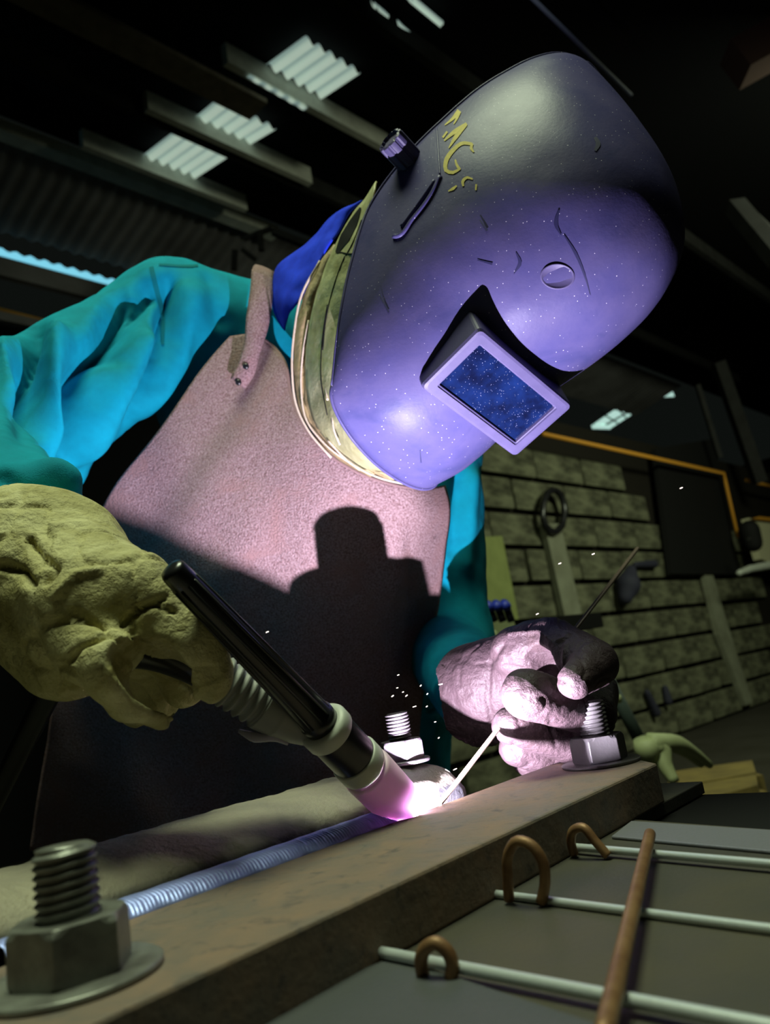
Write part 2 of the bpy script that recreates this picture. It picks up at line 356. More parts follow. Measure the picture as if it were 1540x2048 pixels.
rows = [[AB(a, b, roofz(b) + 0.06) for a in (-14, 0, 10, 20, 30)] for b in (-12, -6, 0, rB)]
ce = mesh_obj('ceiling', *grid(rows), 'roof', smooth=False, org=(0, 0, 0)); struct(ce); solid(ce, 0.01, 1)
# far slope: corrugated cladding running down to the daylit eave
na = 700; aa = np.linspace(-3, 16, na); rows = []
for b in (rB + 0.02, rB + 0.5, rB + 1.12):
    rows.append([AB(a, b, roofz(b) + 0.018 * math.sin(a * 2 * math.pi / 0.145)) for a in aa])
cl = mesh_obj('ceiling_cladding', *grid(rows), 'clad', org=(0, 0, 0)); struct(cl)
def along(name, b, z0, z1, a0, a1, wd, m, kind='structure'):
    V, Fc = box(AB((a0 + a1) / 2, b, (z0 + z1) / 2), dA * (a1 - a0) / 2, dB * wd / 2, Z * (z1 - z0) / 2)
    o = mesh_obj(name, V, Fc, m, smooth=False); struct(o); return o
# purlins that cross under the roof
def onroof(x, y, off=0.0): return PL(x, y, RG - Z * off, nNear)
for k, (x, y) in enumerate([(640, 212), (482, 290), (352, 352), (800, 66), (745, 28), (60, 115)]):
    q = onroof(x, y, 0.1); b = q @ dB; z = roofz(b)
    along('trim_%d' % (k + 1), b + 0.02, z - 0.17, z - 0.0, -6 if k > 2 else q @ dA - .9, 16 if k > 2 else q @ dA + .8, 0.06, 'purlin_lit' if k < 3 else 'purlin')
q = onroof(300, 92, 0.25); along('trim_7', q @ dB, roofz(q @ dB) - 0.34, roofz(q @ dB) - 0.3, -6, q @ dA + 0.9, 0.22, 'beam')
along('trim_8', rB + 0.02, 5.88, 5.99, -6, rA + 1.7, 0.14, 'purlin_lit')
e0 = PL(120, 522, RG, nFar); eb = e0 @ dB; ez = e0[2]
# daylit eave strip with a wavy upper edge
aa = np.linspace(-3, e0 @ dA + 2.3, 260)
rows = [[AB(a, eb + 0.04, ez - 0.10 + dz + (0.016 * math.sin(a * 2 * math.pi / 0.145) if dz else 0)) for a in aa] for dz in (0, 0.075)]
o = mesh_obj('window_1', *grid(rows), 'skylight_cyan', org=AB(0, eb, ez)); struct(o); solid(o, 0.006)
along('trim_9', eb + 0.02, ez - 0.34, ez - 0.15, -4, e0 @ dA + 4, 0.08, 'clad')
along('trim_10', eb + 0.12, ez - 0.75, ez - 0.66, -4, e0 @ dA + 3, 0.05, 'clad')
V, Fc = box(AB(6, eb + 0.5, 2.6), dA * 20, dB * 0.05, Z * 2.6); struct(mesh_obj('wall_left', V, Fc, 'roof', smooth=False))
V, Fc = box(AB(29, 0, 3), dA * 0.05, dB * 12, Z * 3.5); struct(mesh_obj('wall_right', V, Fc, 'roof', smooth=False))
# translucent corrugated skylight sheets
def skylight(k, quad, waves):
    fl_ = k == 3; c = [onroof(x, y, 0.19 if fl_ else 0.03) for x, y in quad]; n = 10 * waves + 1; rows = []
    for v in np.linspace(0, 1, 3):
        r = []
        for i, u in enumerate(np.linspace(0, 1, n)):
            q = (c[0] * (1 - u) + c[1] * u) * (1 - v) + (c[3] * (1 - u) + c[2] * u) * v
            r.append(q + nNear * (0.004 if fl_ else 0.022) * math.sin(u * waves * 2 * math.pi))
        rows.append(r)
    o = mesh_obj('window_%d' % k, *grid(rows), 'skylight'); struct(o)
    at_ = o.data.attributes.new('groove_shade', 'FLOAT', 'POINT'); at_.data.foreach_set('value', np.tile(np.clip(.5 + .75 * np.sin(np.linspace(0, 1, n) * waves * 2 * math.pi + .6), 0, 1), 3)); solid(o, 0.004); return o
quads = [([(608, 75), (721, 146), (646, 196), (533, 130)], 5), ([(501, 151), (615, 215), (608, 221), (494, 155)], 5),
         ([(435, 197), (552, 257), (500, 288), (389, 235)], 5), ([(361, 252), (470, 304), (393, 354), (286, 310)], 5),
         ([(790, 46), (797, 44), (834, 76), (830, 80)], 2), ([(752, 18), (758, 14), (777, 30), (771, 35)], 2),
         ([(812, -3), (833, -2), (886, 43), (878, 51)], 2), ([(740, 8), (748, 4), (754, 10), (743, 22)], 1)]
for k, (qd, wv) in enumerate(quads): skylight(k + 2, qd, wv)
def patch(name, quad, o, n, m, off=0.0, th=0.02):
    V, Fc = prism([PL(x, y, o, n) for x, y in quad], n * th); p = mesh_obj(name, V, Fc, m, smooth=False); return p
# far daylight panes high at the right, seen between trusses
FO = AB(0, 8.6, 0); 
for k, (qd) in enumerate([[(1188, 848), (1262, 797), (1272, 801), (1275, 812), (1207, 850)], [(1212, 852), (1276, 815), (1275, 822), (1222, 856)],
                          [(1184, 850), (1210, 848), (1222, 858), (1186, 857)], [(1299, 786), (1322, 778), (1323, 793), (1304, 795)], [(1325, 779), (1346, 784), (1349, 793), (1325, 794)]]):
    o = patch('window_%d' % (k + 10), qd, FO, dB, 'lampglass'); struct(o)
for k, (x0, y0, x1, y1) in enumerate([(1203, 826, 1235, 846), (1232, 812, 1252, 836)]):
    struct(mesh_obj('trim_%d' % (k + 11), *tube([PL(x0, y0, FO - dB * .03, dB), PL(x1, y1, FO - dB * .03, dB)], 0.02, 6), 'blacksteel'))
struct(mesh_obj('trim_13', *tube([P(1060, -8, 3.2), P(1262, 190, 4.0)], 0.009, 8), mat('blue_steel', (0.08, 0.09, 0.17), 0.5)))
def bar_px(name, x0, y0, d0, x1, y1, d1, wd, m):
    a, b = P(x0, y0, d0), P(x1, y1, d1); ax = (b - a) / 2; x, y, _ = frame(ax)
    o = mesh_obj(name, *box((a + b) / 2, ax, x * wd / 2, y * wd / 2), m, smooth=False); struct(o); return o
bar_px('trim_14', 1470, 412, 5, 1560, 520, 4.6, 0.10, 'purlin')
bar_px('trim_15', 1500, 420, 5, 1560, 478, 4.8, 0.03, 'purlin')
bar_px('trim_16', 1470, 130, 5, 1560, 80, 5, 0.22, mat('rust_truss', (0.05, 0.02, 0.012), 0.9))
# bracket on the ridge beam beside the shoulder
for k, (x0, y0, x1, y1, wd) in enumerate([(488, 478, 545, 456, .04), (520, 462, 523, 502, .055), (470, 500, 468, 540, .05), (484, 498, 512, 520, .035), (545, 463, 640, 500, .06)]):
    bar_px('trim_%d' % (k + 17), x0, y0, 7.5, x1, y1, 7.5, wd, 'purlin')
# ---- block wall: mortar body with single blocks, pilasters, board
W0 = RP(1300, 1490, 0.0); wB = W0 @ dB; wA = W0 @ dA
wall = mesh_obj('wall_back', *box(AB(wA + 3.2, wB + 0.13, 1.7), dA * 6.6, dB * 0.1, Z * 1.7), 'mortar', smooth=False); struct(wall)
blk = bpy.data.meshes.new('brick'); bm = bmesh.new(); bmesh.ops.create_cube(bm, size=1.0); bm.to_mesh(blk); bm.free(); blk.materials.append(MT['block'])
bev = bmesh.new(); bev.from_mesh(blk); bmesh.ops.bevel(bev, geom=bev.edges[:], offset=0.03, segments=1, affect='EDGES'); bev.to_mesh(blk); bev.free()
wo = worldloc(wall); H = 0.335; rot = math.atan2(dA[1], dA[0])
for r in range(9):
    off = 0.0 if r % 2 else 0.46
    for c in range(8):
        a = wA - 3.0 + off + c * 0.92
        if a > wA + 3.9 or (r > 6 and a > wA + 0.9): continue
        o = bpy.data.objects.new('brick', blk); C.objects.link(o); o.parent = wall
        o.scale = (0.885, 0.07, H - 0.05); o.rotation_euler = (0, rng.normal(0, 0.004), rot + rng.normal(0, 0.006))
        o.location = Vector(AB(a, wB + rng.uniform(-0.012, 0.012), 0.17 + r * H + rng.normal(0, 0.004)) - wo)
def wp(x, y, off=0.0): return PL(x, y, AB(0, wB - 0.05 - off, 0), dB)
def onwall(name, quad, m, th=0.05, off=0.0):
    V, Fc = prism([wp(x, y, off) for x, y in quad], -dB * th); return mesh_obj(name, V, Fc, m, smooth=False)
struct(onwall('trim_22', [(1078, 1050), (1110, 1050), (1172, 1310), (1180, 1400), (1150, 1400), (1122, 1250)], 'pilaster', 0.06), 'pale pilaster')
struct(onwall('trim_23', [(1398, 1145), (1414, 1142), (1452, 1270), (1496, 1405), (1482, 1412), (1428, 1270)], 'pilaster', 0.06))
o = onwall('wall_board', [(925, 1078), (997, 1074), (1030, 1240), (930, 1250)], 'greenboard', 0.04, 0.02); tag(o, 'plain olive green board leaning on block wall behind the elbow', 'board')
o = onwall('sheet_panel', [(1302, 900), (1420, 880), (1470, 1150), (1334, 1150)], 'blacksteel', 0.06, 0.02); tag(o, 'tall black sheet metal panel fixed on block wall', 'panel')
def col_px(name, x0, y0, x1, y1, wd, m, off):
    a, b = wp(x0, y0, off), wp(x1, y1, off); x, y, _ = frame(b - a)
    o = mesh_obj(name, *box((a + b) / 2, (b - a) / 2, x * wd / 2, y * wd / 2), m, smooth=False); struct(o)
col_px('trim_24', 1436, 725, 1520, 965, 0.16, 'purlin', 0.4)
col_px('trim_25', 1395, 770, 1440, 915, 0.06, 'purlin', 0.3)
def tag_tube(name, pts, r, m, label, cat, n=None, sides=10, group=None):
    return tag(mesh_obj(name, *tube(pts, r, sides, n), m), label, cat, group)
tag_tube('service_pipe', [wp(1085, 868, .2), wp(1447, 946, .2), wp(1452, 968, .2), wp(1476, 1075, .2)], 0.022, 'orange', 'thin orange service pipe running along then down the block wall', 'pipe')
tag_tube('service_pipe', [wp(1493, 960, .2), wp(1560, 978, .2)], 0.026, 'orange', 'short orange pipe end entering at the right edge', 'pipe')
tag_tube('service_pipe', [AB(q @ dA, eb + .3, q[2]) for q in [PL(-20, 616, AB(0, eb + .3, 0), dB), PL(90, 644, AB(0, eb + .3, 0), dB)]], 0.03, 'orange', 'yellow pipe behind the shoulder at the left edge', 'pipe')
# coil hanging on the wall, dark stains are left to the blocks
t = []; 
for i in range(90):
    a = i / 89 * 2 * math.pi * 3; q = wp(1107 + 22 * math.cos(a) + rng.normal(0, .8), 1022 + 42 * math.sin(a) + rng.normal(0, 1.2), 0.08 + 0.012 * math.sin(a * .33)); t.append(q)
tag(mesh_obj('hose_coil', *tube(t, 0.03, 8), 'black_rubber'), 'black rubber hose coil hung on the block wall', 'hose')
def sdfobj(name, fn, lo, hi, res, m, parent=None, it=2, post=None, org=None):
    V, Fc = surface_nets(fn, lo, hi, res); V = relax(V, Fc, it)
    if post: V = post(V, Fc)
    return mesh_obj(name, V, Fc, m, parent, org=org)
def lump(name, pts, rad, res, m, parent=None, k=0.02, it=2):
    pts = np.asarray(pts); pad = max(rad) * 1.4
    return sdfobj(name, lambda X: chain(X, pts, rad), pts.min(0) - pad, pts.max(0) + pad, res, m, parent, it)
o = lump('hanging_bag', [wp(1262, 1140, .1), wp(1256, 1170, .12), wp(1250, 1195, .1)], [0.06, 0.13, 0.08], 0.025, 'lead'); tag(o, 'dark bag hung on the block wall beside the rod tip', 'bag')
for x0, y0, x1, y1, lb in [(1270, 1130, 1308, 1128, 'flat dark bracket on the wall above the bag'), (1294, 1385, 1312, 1425, 'dark wide tool hanging low on the block wall'), (1330, 1376, 1336, 1402, 'dark thin tool hanging low on the block wall')]:
    o = lump('wall_hook', [wp(x0, y0, .03), wp(x1, y1, .03)], [0.035, 0.05], 0.015, 'lead'); tag(o, lb, 'hook')
# ---- right background: bench, bracket, prop bar, cabinet
bz = 0.46
t = thing('plank_bench', 'low ochre plank bench beyond the end of the steel bar', 'bench', RP(1420, 1580, bz))
for qd in ([(1330, 1545), (1504, 1520), (1512, 1545), (1340, 1575)], [(1340, 1578), (1512, 1548), (1515, 1570), (1335, 1618)]):
    V, Fc = prism([RP(x, y, bz) for x, y in qd], (0, 0, -0.04)); mesh_obj('plank', V, Fc, 'ochre', t, smooth=False)
for x, y in [(1345, 1560), (1500, 1530), (1345, 1610), (1505, 1560)]:
    q = RP(x, y, bz); mesh_obj('leg', *box((q[0], q[1], (bz - .04) / 2), (.03, 0, 0), (0, .03, 0), (0, 0, (bz - .04) / 2)), 'ochre', t, smooth=False)
d0 = np.linalg.norm(RP(1400, 1560, bz) - CAM)
t = thing('forked_stand', 'pale green forked steel stand on the low bench', 'stand', RP(1350, 1560, bz))
part('hub', tube([P(1290, 1478, 2.0), P(1296, 1500, 2.0), P(1303, 1530, 2.0)], [0.03, 0.034, 0.02], 12), 'palegreen', t)
part('leg', tube([P(1300, 1492, 2.0), P(1322, 1500, 2.0), P(1330, 1530, 1.98), P(1350, 1564, 1.95)], [0.026, 0.024, 0.018, 0.012], 10, 14), 'palegreen', t)
part('leg', tube([P(1300, 1486, 2.0), P(1345, 1486, 2.02), P(1385, 1503, 2.06), P(1420, 1530, 2.1)], [0.026, 0.022, 0.014, 0.010], 10, 14), 'palegreen', t)
part('leg', tube([P(1330, 1488, 2.0), P(1365, 1502, 2.04), P(1402, 1530, 2.1)], [0.014, 0.012, 0.008], 10, 14), 'palegreen', t)
tag(mesh_obj('prop_bar', *tube([P(1212, 1352, 2.2), P(1300, 1520, 2.2)], 0.018, 8), mat('grey_green_steel', (0.05, 0.07, 0.065), 0.6)), 'dark steel prop bar slanting behind the gloved fist', 'bar')
tag(mesh_obj('prop_bar', *tube([P(1214, 1399, 2.1), P(1242, 1397, 2.1)], [0.018, 0.010], 8), 'palegreen'), 'short pale steel stub behind the bolt beside the fist', 'bar')
t = thing('wall_cabinet', 'cream wall cabinet at the right edge under the orange pipe', 'cabinet', wp(1530, 1100, .3))
V, Fc = prism([wp(x, y, .3) for x, y in [(1497, 1036), (1570, 1042), (1600, 1150), (1522, 1118)]], dB * 0.1); part('body', (V, Fc), 'cream', t, False)
V, Fc = prism([wp(x, y, .32) for x, y in [(1514, 1034), (1570, 1040), (1570, 1046), (1500, 1038)]], -dB * 0.03); part('top_edge', (V, Fc), 'orange', t, False)
o = lump('power_box', [wp(1499, 1060, .42), wp(1506, 1086, .42)], [0.13, 0.12], 0.03, 'blacksteel'); tag(o, 'black rounded power box hung in front of cream cabinet', 'power box')
V, Fc = box(wp(1500, 1078, .6), dA * 0.05, dB * 0.015, Z * 0.018); mesh_obj('switch', V, Fc, 'purlin', o, False)
o = lump('drip_tray', [wp(1478, 1146, .5), wp(1500, 1138, .5), wp(1545, 1130, .5)], [0.04, 0.05, 0.06], 0.025, 'insul'); tag(o, 'pale dented drip tray under the black power box', 'tray')
t = thing('tool_rack', 'pale rack of blue handled tools on a bench behind elbow', 'rack', P(985, 1225, 2.6))
V, Fc = prism([P(x, y, 2.6) for x, y in [(940, 1205), (1016, 1198), (1035, 1268), (945, 1262)]], dB * 0.03); part('back_board', (V, Fc), 'palegreen', t, False)
for k in range(4):
    part('handle', tube([P(957 + 17 * k, 1209 - k, 2.5), P(962 + 17 * k, 1216 - k, 2.44)], [0.013, 0.015], 10), 'bluehandle', t)
    part('shank', tube([P(962 + 17 * k, 1217 - k, 2.46), P(972 + 17 * k, 1243, 2.46)], 0.012, 8), 'lead', t)
V, Fc = box(P(1085, 1258, 2.7), dA * 0.14, dB * 0.15, Z * 0.025); o = mesh_obj('side_shelf', V, Fc, 'blacksteel', None, False); tag(o, 'black shelf on the wall behind the fist', 'shelf')
o = lump('cloth_wad', [P(968, 1276, 2.3), P(984, 1272, 2.3)], [0.022, 0.02], 0.006, 'palegreen'); tag(o, 'small pale wad of cloth behind the cuff of the lit glove', 'cloth')
# ================================================================ workbench and steelwork
E_ = np.array([0.626, 0.78, 0]); E_ /= np.linalg.norm(E_); Nn = np.array([-E_[1], E_[0], 0]); F0 = np.array([-0.0781, 0.343, 0])
def BQ(s, q, z): return F0 + E_ * s + Nn * q + Z * z
PZ = 0.877; TZ = 0.907
t = thing('workbench', 'dark steel workbench carrying the plates and the clamped bar', 'workbench', (0.0, 0.45, 0))
part('bench_top', box(BQ(0.06, 0.03, 0.845), E_ * 0.44, Nn * 0.235, Z * 0.021), 'blacksteel', t, False)
for s, q in ((-.33, -.16), (.45, -.16), (-.33, .22), (.45, .22)):
    part('leg', box(BQ(s, q, 0.412), E_ * 0.03, Nn * 0.03, Z * 0.412), 'blacksteel', t, False)
def slab(name, px, z, th, m, label, cat):
    V, Fc = prism([RP(x, y, z) for x, y in px], (0, 0, -th)); o = mesh_obj(name, V, Fc, m, None, False); tag(o, label, cat); return bevel(o, 0.0008)
pp = [BQ(-.36, .24, PZ), BQ(.50, .24, PZ), BQ(.50, .0, PZ), RP(1262, 1638, PZ), RP(1620, 1664, PZ), RP(1640, 2300, PZ), BQ(-.36, -.19, PZ)]
V, Fc = prism(pp, (0, 0, -0.010)); o = mesh_obj('base_plate', V, Fc, 'plate', None, False); tag(o, 'wide dull dark steel base plate under bar and rods', 'plate'); bevel(o, 0.001)
slab('steel_strip', [(1222, 1672), (1262, 1641), (1570, 1661), (1570, 1704)], PZ + 0.0022, 0.002, mat('bare_steel_strip', (0.22, 0.22, 0.25), 0.5, 0.4, bump=.3, bscale=300), 'smooth lilac grey steel strip lying along the far plate edge', 'strip')
slab('steel_sheet', [(380, 2060), (790, 1912), (1240, 2060), (1250, 2300), (300, 2300)], PZ + 0.0022, 0.002, mat('blue_grey_sheet', (0.095, 0.10, 0.105), 0.55, 0.4, bump=.3, bscale=300), 'blue grey steel sheet lying at the front of the plate', 'sheet')
# welded assembly: flat bar, tube and the fresh bead
t = thing('steel_weldment', 'rusty flat bar and pitted tube being joined by a weld', 'weldment', BQ(0.1, 0.1, PZ))
pb = [BQ(-.34, 0, PZ), BQ(.414, 0, PZ), BQ(.472, .057, PZ), BQ(.50, .1125, PZ), BQ(-.34, .1125, PZ)]
V, Fc = prism(pb, (0, 0, TZ - PZ)); bar = mesh_obj('flat_bar', V, Fc, 'steel_bar', t, False); bevel(bar, 0.0018)
prof = [(.1285, .878), (.1285, .898), (.1285, .902)]
for i in range(11):
    a = i / 10 * math.pi / 2; prof.append((.1865 - .058 * math.cos(a), .9045 + .0285 * math.sin(a)))
prof += [(.19, .9333), (.207, .9330)] + [(.207 + .015 * math.sin(a), (.9180) + .015 * math.cos(a)) for a in np.linspace(0.2, math.pi / 2, 5)] + [(.222, .878)]
ss = np.linspace(-0.36, 0.330, 180); rows = []
for s in ss:
    r = []
    for q, z in prof:
        p = BQ(s, q, z); j = vnoise(p, 160) * .0007 + vnoise(p, 60, 3) * .0008
        e = 0.004 * vnoise(np.array([q * 90, z * 120, 3.3]), 1, 5) if s > 0.329 else 0
        r.append(p + Nn * -j * 0.6 + Z * j + E_ * e)
    rows.append(r)
V, Fc = grid(rows); n = len(prof); Fc.append(list(range(n))); Fc.append(list(range(len(V) - n, len(V)))[::-1]); Fc += [[i * n, i * n + n - 1, (i + 1) * n + n - 1, (i + 1) * n] for i in range(len(ss) - 1)]
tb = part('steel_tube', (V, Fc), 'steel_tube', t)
at_ = tb.data.attributes.new('painted_shade', 'FLOAT', 'POINT'); pz = np.repeat([[q for q in prof]], len(ss), 0).reshape(-1, 2)
at_.data.foreach_set('value', np.maximum(np.clip((.9180 - pz[:, 1]) / .003, 0, 1) * (pz[:, 0] < .17), .8 * np.clip((np.repeat(ss, len(prof)) - .20) / .05, 0, 1)))  # shade low on the wall, plus darkening against arc glare at the end
for s_, q_, r_ in [(-.02, .150, .006), (.05, .143, .003), (.09, .155, .002), (-.055, .150, .003)]:
    part('spatter', lathe(BQ(s_, q_, TZ + .012), Z, [(-.01, r_ * .4), (-.004, r_), (0.002, r_), (r_ * 1.2, r_ * .5)], 10), 'steel_tube', t)
sb = np.arange(-0.045, 0.249, 0.0006); rows = []
for s in sb:
    k = (s / 0.0026) % 1.0; lift = 0.0009 * (1 - k) ** 1.5; wob = 0.0006 * math.sin(s * 310) + 0.0004 * math.sin(s * 127)
    r = []
    for a in np.linspace(0, math.pi, 11):
        c, sn = math.cos(a), math.sin(a); sl = -0.0022 * (1 - abs(c)) + 0.0011
        r.append(BQ(s - sl * 1.0, 0.1205 - c * (0.0085 + wob) - sn * .0016, TZ + 0.0028 - c * .0042 + sn * (0.0020 + lift * sn)))
    rows.append(r)
part('weld_bead', grid(rows), 'bead', t)
o = part('weld_pool', lathe(ARC - Z * 0.0072, Z, [(0, .0055), (.0015, .005), (.0024, .003), (.0027, .0005)], 20), 'hot', t)
# ---- bolts: threaded shaft, hex nut, washer
def bolt(name, label, base, d, nut_h, thr, wr, wt, m, rot, tilt=(0, 0), group='hex bolts clamping the steelwork'):
    t = thing(name, label, 'bolt', base, group); pit = d * 0.135; R0 = d / 2
    top = nut_h + thr + wt; n = 40; rows = []
    for z in np.linspace(wt, top, int((top - wt) / pit * 8)):
        r = []
        for j in range(n):
            ph = (z / pit - j / n) % 1.0; rr = R0 - 0.075 * d * (1 - abs(2 * ph - 1)) ** 1.0
            if z > top - pit * .6: rr -= (z - top + pit * .6) * .7
            r.append([rr * math.cos(2 * math.pi * j / n), rr * math.sin(2 * math.pi * j / n), z])
        rows.append(r)
    V, Fc = grid(rows, closed_v=True); k = len(V); Fc.append(list(range(k - n, k))); Fc.append(list(range(n))[::-1])
    mesh_obj('threaded_shaft', np.array(V) + base, Fc, m, t)
    rc = 0.93 * d; rows = []; N6 = 48
    for z, ch in ((wt, .94), (wt + nut_h * .06, 1), (wt + nut_h * .86, 1), (wt + nut_h, .90)):
        r = []
        for j in range(N6):
            a = 2 * math.pi * j / N6 + rot; am = (a - rot + math.pi / 6) % (math.pi / 3) - math.pi / 6
            hx = rc * math.cos(math.pi / 6) / math.cos(am); hx = min(hx, rc * 1.0 if ch == 1 else rc * ch); r.append([hx * math.cos(a), hx * math.sin(a), z])
        rows.append(r)
    rows.append([[R0 * .98 * math.cos(2 * math.pi * j / N6 + rot), R0 * .98 * math.sin(2 * math.pi * j / N6 + rot), wt + nut_h * .97] for j in range(N6)])
    V, Fc = grid(rows, closed_v=True); o = mesh_obj('hex_nut', np.array(V) + base, Fc, m, t, False); bevel(o, .0006, 2)
    V, Fc = lathe(base, Z, [(0, wr * .98), (wt * .25, wr), (wt * .8, wr), (wt, wr * .97), (wt * 1.02, R0 * 1.02)], 48); mesh_obj('washer', V, Fc, m, t)
    t.rotation_euler = (tilt[0], tilt[1], 0); return t
bolt('hex_bolt', 'blurred near hex bolt with large washer at lower left', RP(146, 1962, TZ), .0255, .021, .026, .0345, .003, 'bolt', .15)
bolt('hex_bolt', 'dark hex bolt with wide washer at far end of the bar', RP(1203, 1528, TZ), .0255, .021, .029, .033, .003, 'bolt_shaded', .55)
bolt('hex_bolt', 'arc lit hex bolt on the tube end behind the torch cup', RP(808, 1527, .9331), .0205, .0165, .0225, .0225, .003, 'bolt_arc_dimmed', .2)
# ---- rods, hooks on the plate
def rod(px, r, z, m, label, cat='rod'):
    a, b = RP(*px[0], z), RP(*px[1], z); o = mesh_obj('steel_rod', *tube([a, a * .5 + b * .5, b], r, 14, 30), m); return tag(o, label, cat)
rod([(1128, 1692), (1600, 1733)], .0023, PZ + .0044, 'rod', 'far bright galvanised rod across the plate near lilac strip')
rod([(968, 1785), (1600, 1866)], .0022, PZ + .0022, 'rod', 'middle bright galvanised rod across the plate')
rod([(764, 1905), (1600, 2066)], .0026, PZ + .0048, 'rod', 'nearest galvanised rod along the blue grey sheet edge')
o = rod([(1300, 1668), (1206, 2080)], .0034, PZ + .0108, 'rust', 'brown coppery rod lying crosswise on top of the other rods')
def hook(pts, label):
    return tag(mesh_obj('wire_hook', *tube([P(*p) for p in pts], .0029, 12, 30), 'rust'), label, 'hook', 'bent wire hooks beside the bar')
def hk(bx0, by0, bx1, by1, tops, label):
    a, b = RP(bx0, by0, PZ + .002), RP(bx1, by1, PZ + .002); da, db = (a - CAM) @ FW, (b - CAM) @ FW
    pts = [(bx0, by0, da)] + [(x, y, da + (db - da) * f) for x, y, f in tops] + [(bx1, by1, db)]; return hook(pts, label)
hk(1018, 1800, 1082, 1806, [(1016, 1760, .05), (1018, 1705, .15), (1036, 1682, .4), (1062, 1690, .7), (1084, 1720, .9), (1090, 1765, .97)], 'tall rusty wire hook over the middle rod')
hk(1148, 1708, 1216, 1712, [(1142, 1680, .1), (1148, 1660, .25), (1165, 1655, .45), (1190, 1682, .75)], 'low rusty wire hook at the far rod')
hk(846, 1950, 902, 1956, [(842, 1925, .1), (850, 1898, .3), (872, 1886, .55), (896, 1905, .8), (905, 1930, .95)], 'rusty wire hook closest to the blue grey sheet')
# ================================================================ torch and filler rod
M0, M1 = P(807, 1617, .576), P(342, 1137, .452); TL = np.linalg.norm(M1 - M0); TD = (M1 - M0) / TL
def at(x):                                               # distance along the torch axis whose projection has pixel x
    lo, hi = -.02, TL + .05
    for _ in range(50):
        m = (lo + hi) / 2
        if proj(M0 + TD * m)[0] > x: lo = m
        else: hi = m
    return lo
c0, c1, r0_, r1_, r2_, r3_ = 0.0, at(731), at(727), at(707), at(662), at(644)
t = thing('welding_torch', 'black welding torch with pink ceramic cup held over the weld', 'torch', M0)
cu = part('ceramic_cup', lathe(M0, TD, [(.0022, .0135), (0, .0150), (.0006, .0164), (.004, .0172), (c1 * .5, .0178), (c1 - .003, .0182), (c1 - .0008, .0178), (c1, .0165), (c1, .012), (.012, .0125), (.0022, .0135)], 56, caps=False), 'ceramic', t)
part('gas_lens_ring', lathe(M0, TD, [(c1 - .002, .0145), (c1 + .0012, .0150), (r0_ + .0005, .0172), (r0_ + .002, .0176), (r1_ - .001, .0176), (r1_, .0168)], 48), 'insul', t)
part('torch_head', lathe(M0, TD, [(r1_ - .001, .0160), (r1_ + .001, .0163), (r2_, .0163), (r2_ + .001, .016)], 48), 'black_rubber', t)
part('insulator_ring', lathe(M0, TD, [(r2_, .0165), (r2_ + .0015, .0176), (r3_ - .002, .0176), (r3_, .0165), (r3_ + .0008, .0135)], 48), 'insul', t)
cap = part('back_cap', lathe(M0, TD, [(r3_, .0125), (r3_ + .008, .0128), (r3_ + .0085, .0118), (r3_ + .03, .0112), (r3_ + .06, .0100), (TL - .01, .0082), (TL - .002, .0078), (TL, .0068), (TL + .001, .004)], 40), 'black_rubber', t)
x_, y_, _d = frame(TD); g = []
for k in range(10):
    a = 2 * math.pi * k / 10; v = math.cos(a) * x_ + math.sin(a) * y_
    g.append(tube([M0 + TD * (r3_ + .009) + v * .0113, M0 + TD * (TL - .012) + v * .0079], .0011, 6))
part('cap_ribs', join(*g), 'black_rubber', t)
part('tungsten', lathe(M0, TD, [(-.0035, .0003), (.001, .0012), (.03, .0012)], 12), 'tungsten', t)
part('arc_glow', lathe(ARC - Z * .0032, Z, [(-.0020, .0003), (-.0014, .0014), (0, .0020), (.0012, .0014), (.0018, .0003)], 16), 'arc', t)
hp = [P(634, 1470, .538), P(592, 1448, .530), P(545, 1421, .524), P(492, 1389, .518), P(440, 1357, .513), P(380, 1325, .508), P(300, 1300, .506), P(210, 1300, .51), P(120, 1340, .54)]
hs = spline(hp, 160); hl = np.concatenate([[0], np.cumsum(np.linalg.norm(np.diff(hs, axis=0), axis=1))])
i0 = np.argmax(hl > .030)
def hseg(a, b, rf, sides=28):
    k = (hl >= a) & (hl <= b); return tube(hs[k], [rf(q) for q in hl[k]], sides)
part('handle_boot', hseg(0, .047, lambda q: .0085 + .0085 * min(1, q / .034) + (0 if q < .034 else -.0006)), 'grey_rubber', t)
part('ribbed_grip', hseg(.046, .082, lambda q: .0145 + .0018 * math.cos((q - .046) / .0062 * 2 * math.pi)), 'grey_rubber', t)
part('handle', hseg(.080, .19, lambda q: .0125), 'black_rubber', t)
part('trigger', tube([P(478, 1462, .520), P(510, 1474, .516), P(548, 1474, .518), P(575, 1488, .524)], [.0012, .0035, .003, .001], 10, 16), mat('lilac_plastic', (.35, .33, .42), .5), t)
part('cable', tube([hs[-1], P(60, 1460, .62), P(-60, 1700, .75)], .009, 14, 20), 'black_rubber', t)
tag(t, None, None)
RE0, RE1 = P(879, 1609, .592), P(1275, 1097, 1.08)
o = mesh_obj('filler_rod', *tube([RE0, (RE0 + RE1) / 2, RE1], [.0018, .0022, .0026], 12), 'copper'); tag(o, 'thin copper filler rod held in the lit gloved fist', 'rod')

# ================================================================ the welder
KP = 1.2
def B(x, y, d): return P(x, y, d * KP)
hipW = B(640, 1600, 1.2); root = thing('person', 'welder in teal jacket, pink suede apron and gloves bending under a hood', 'person', (hipW[0], hipW[1], 0))
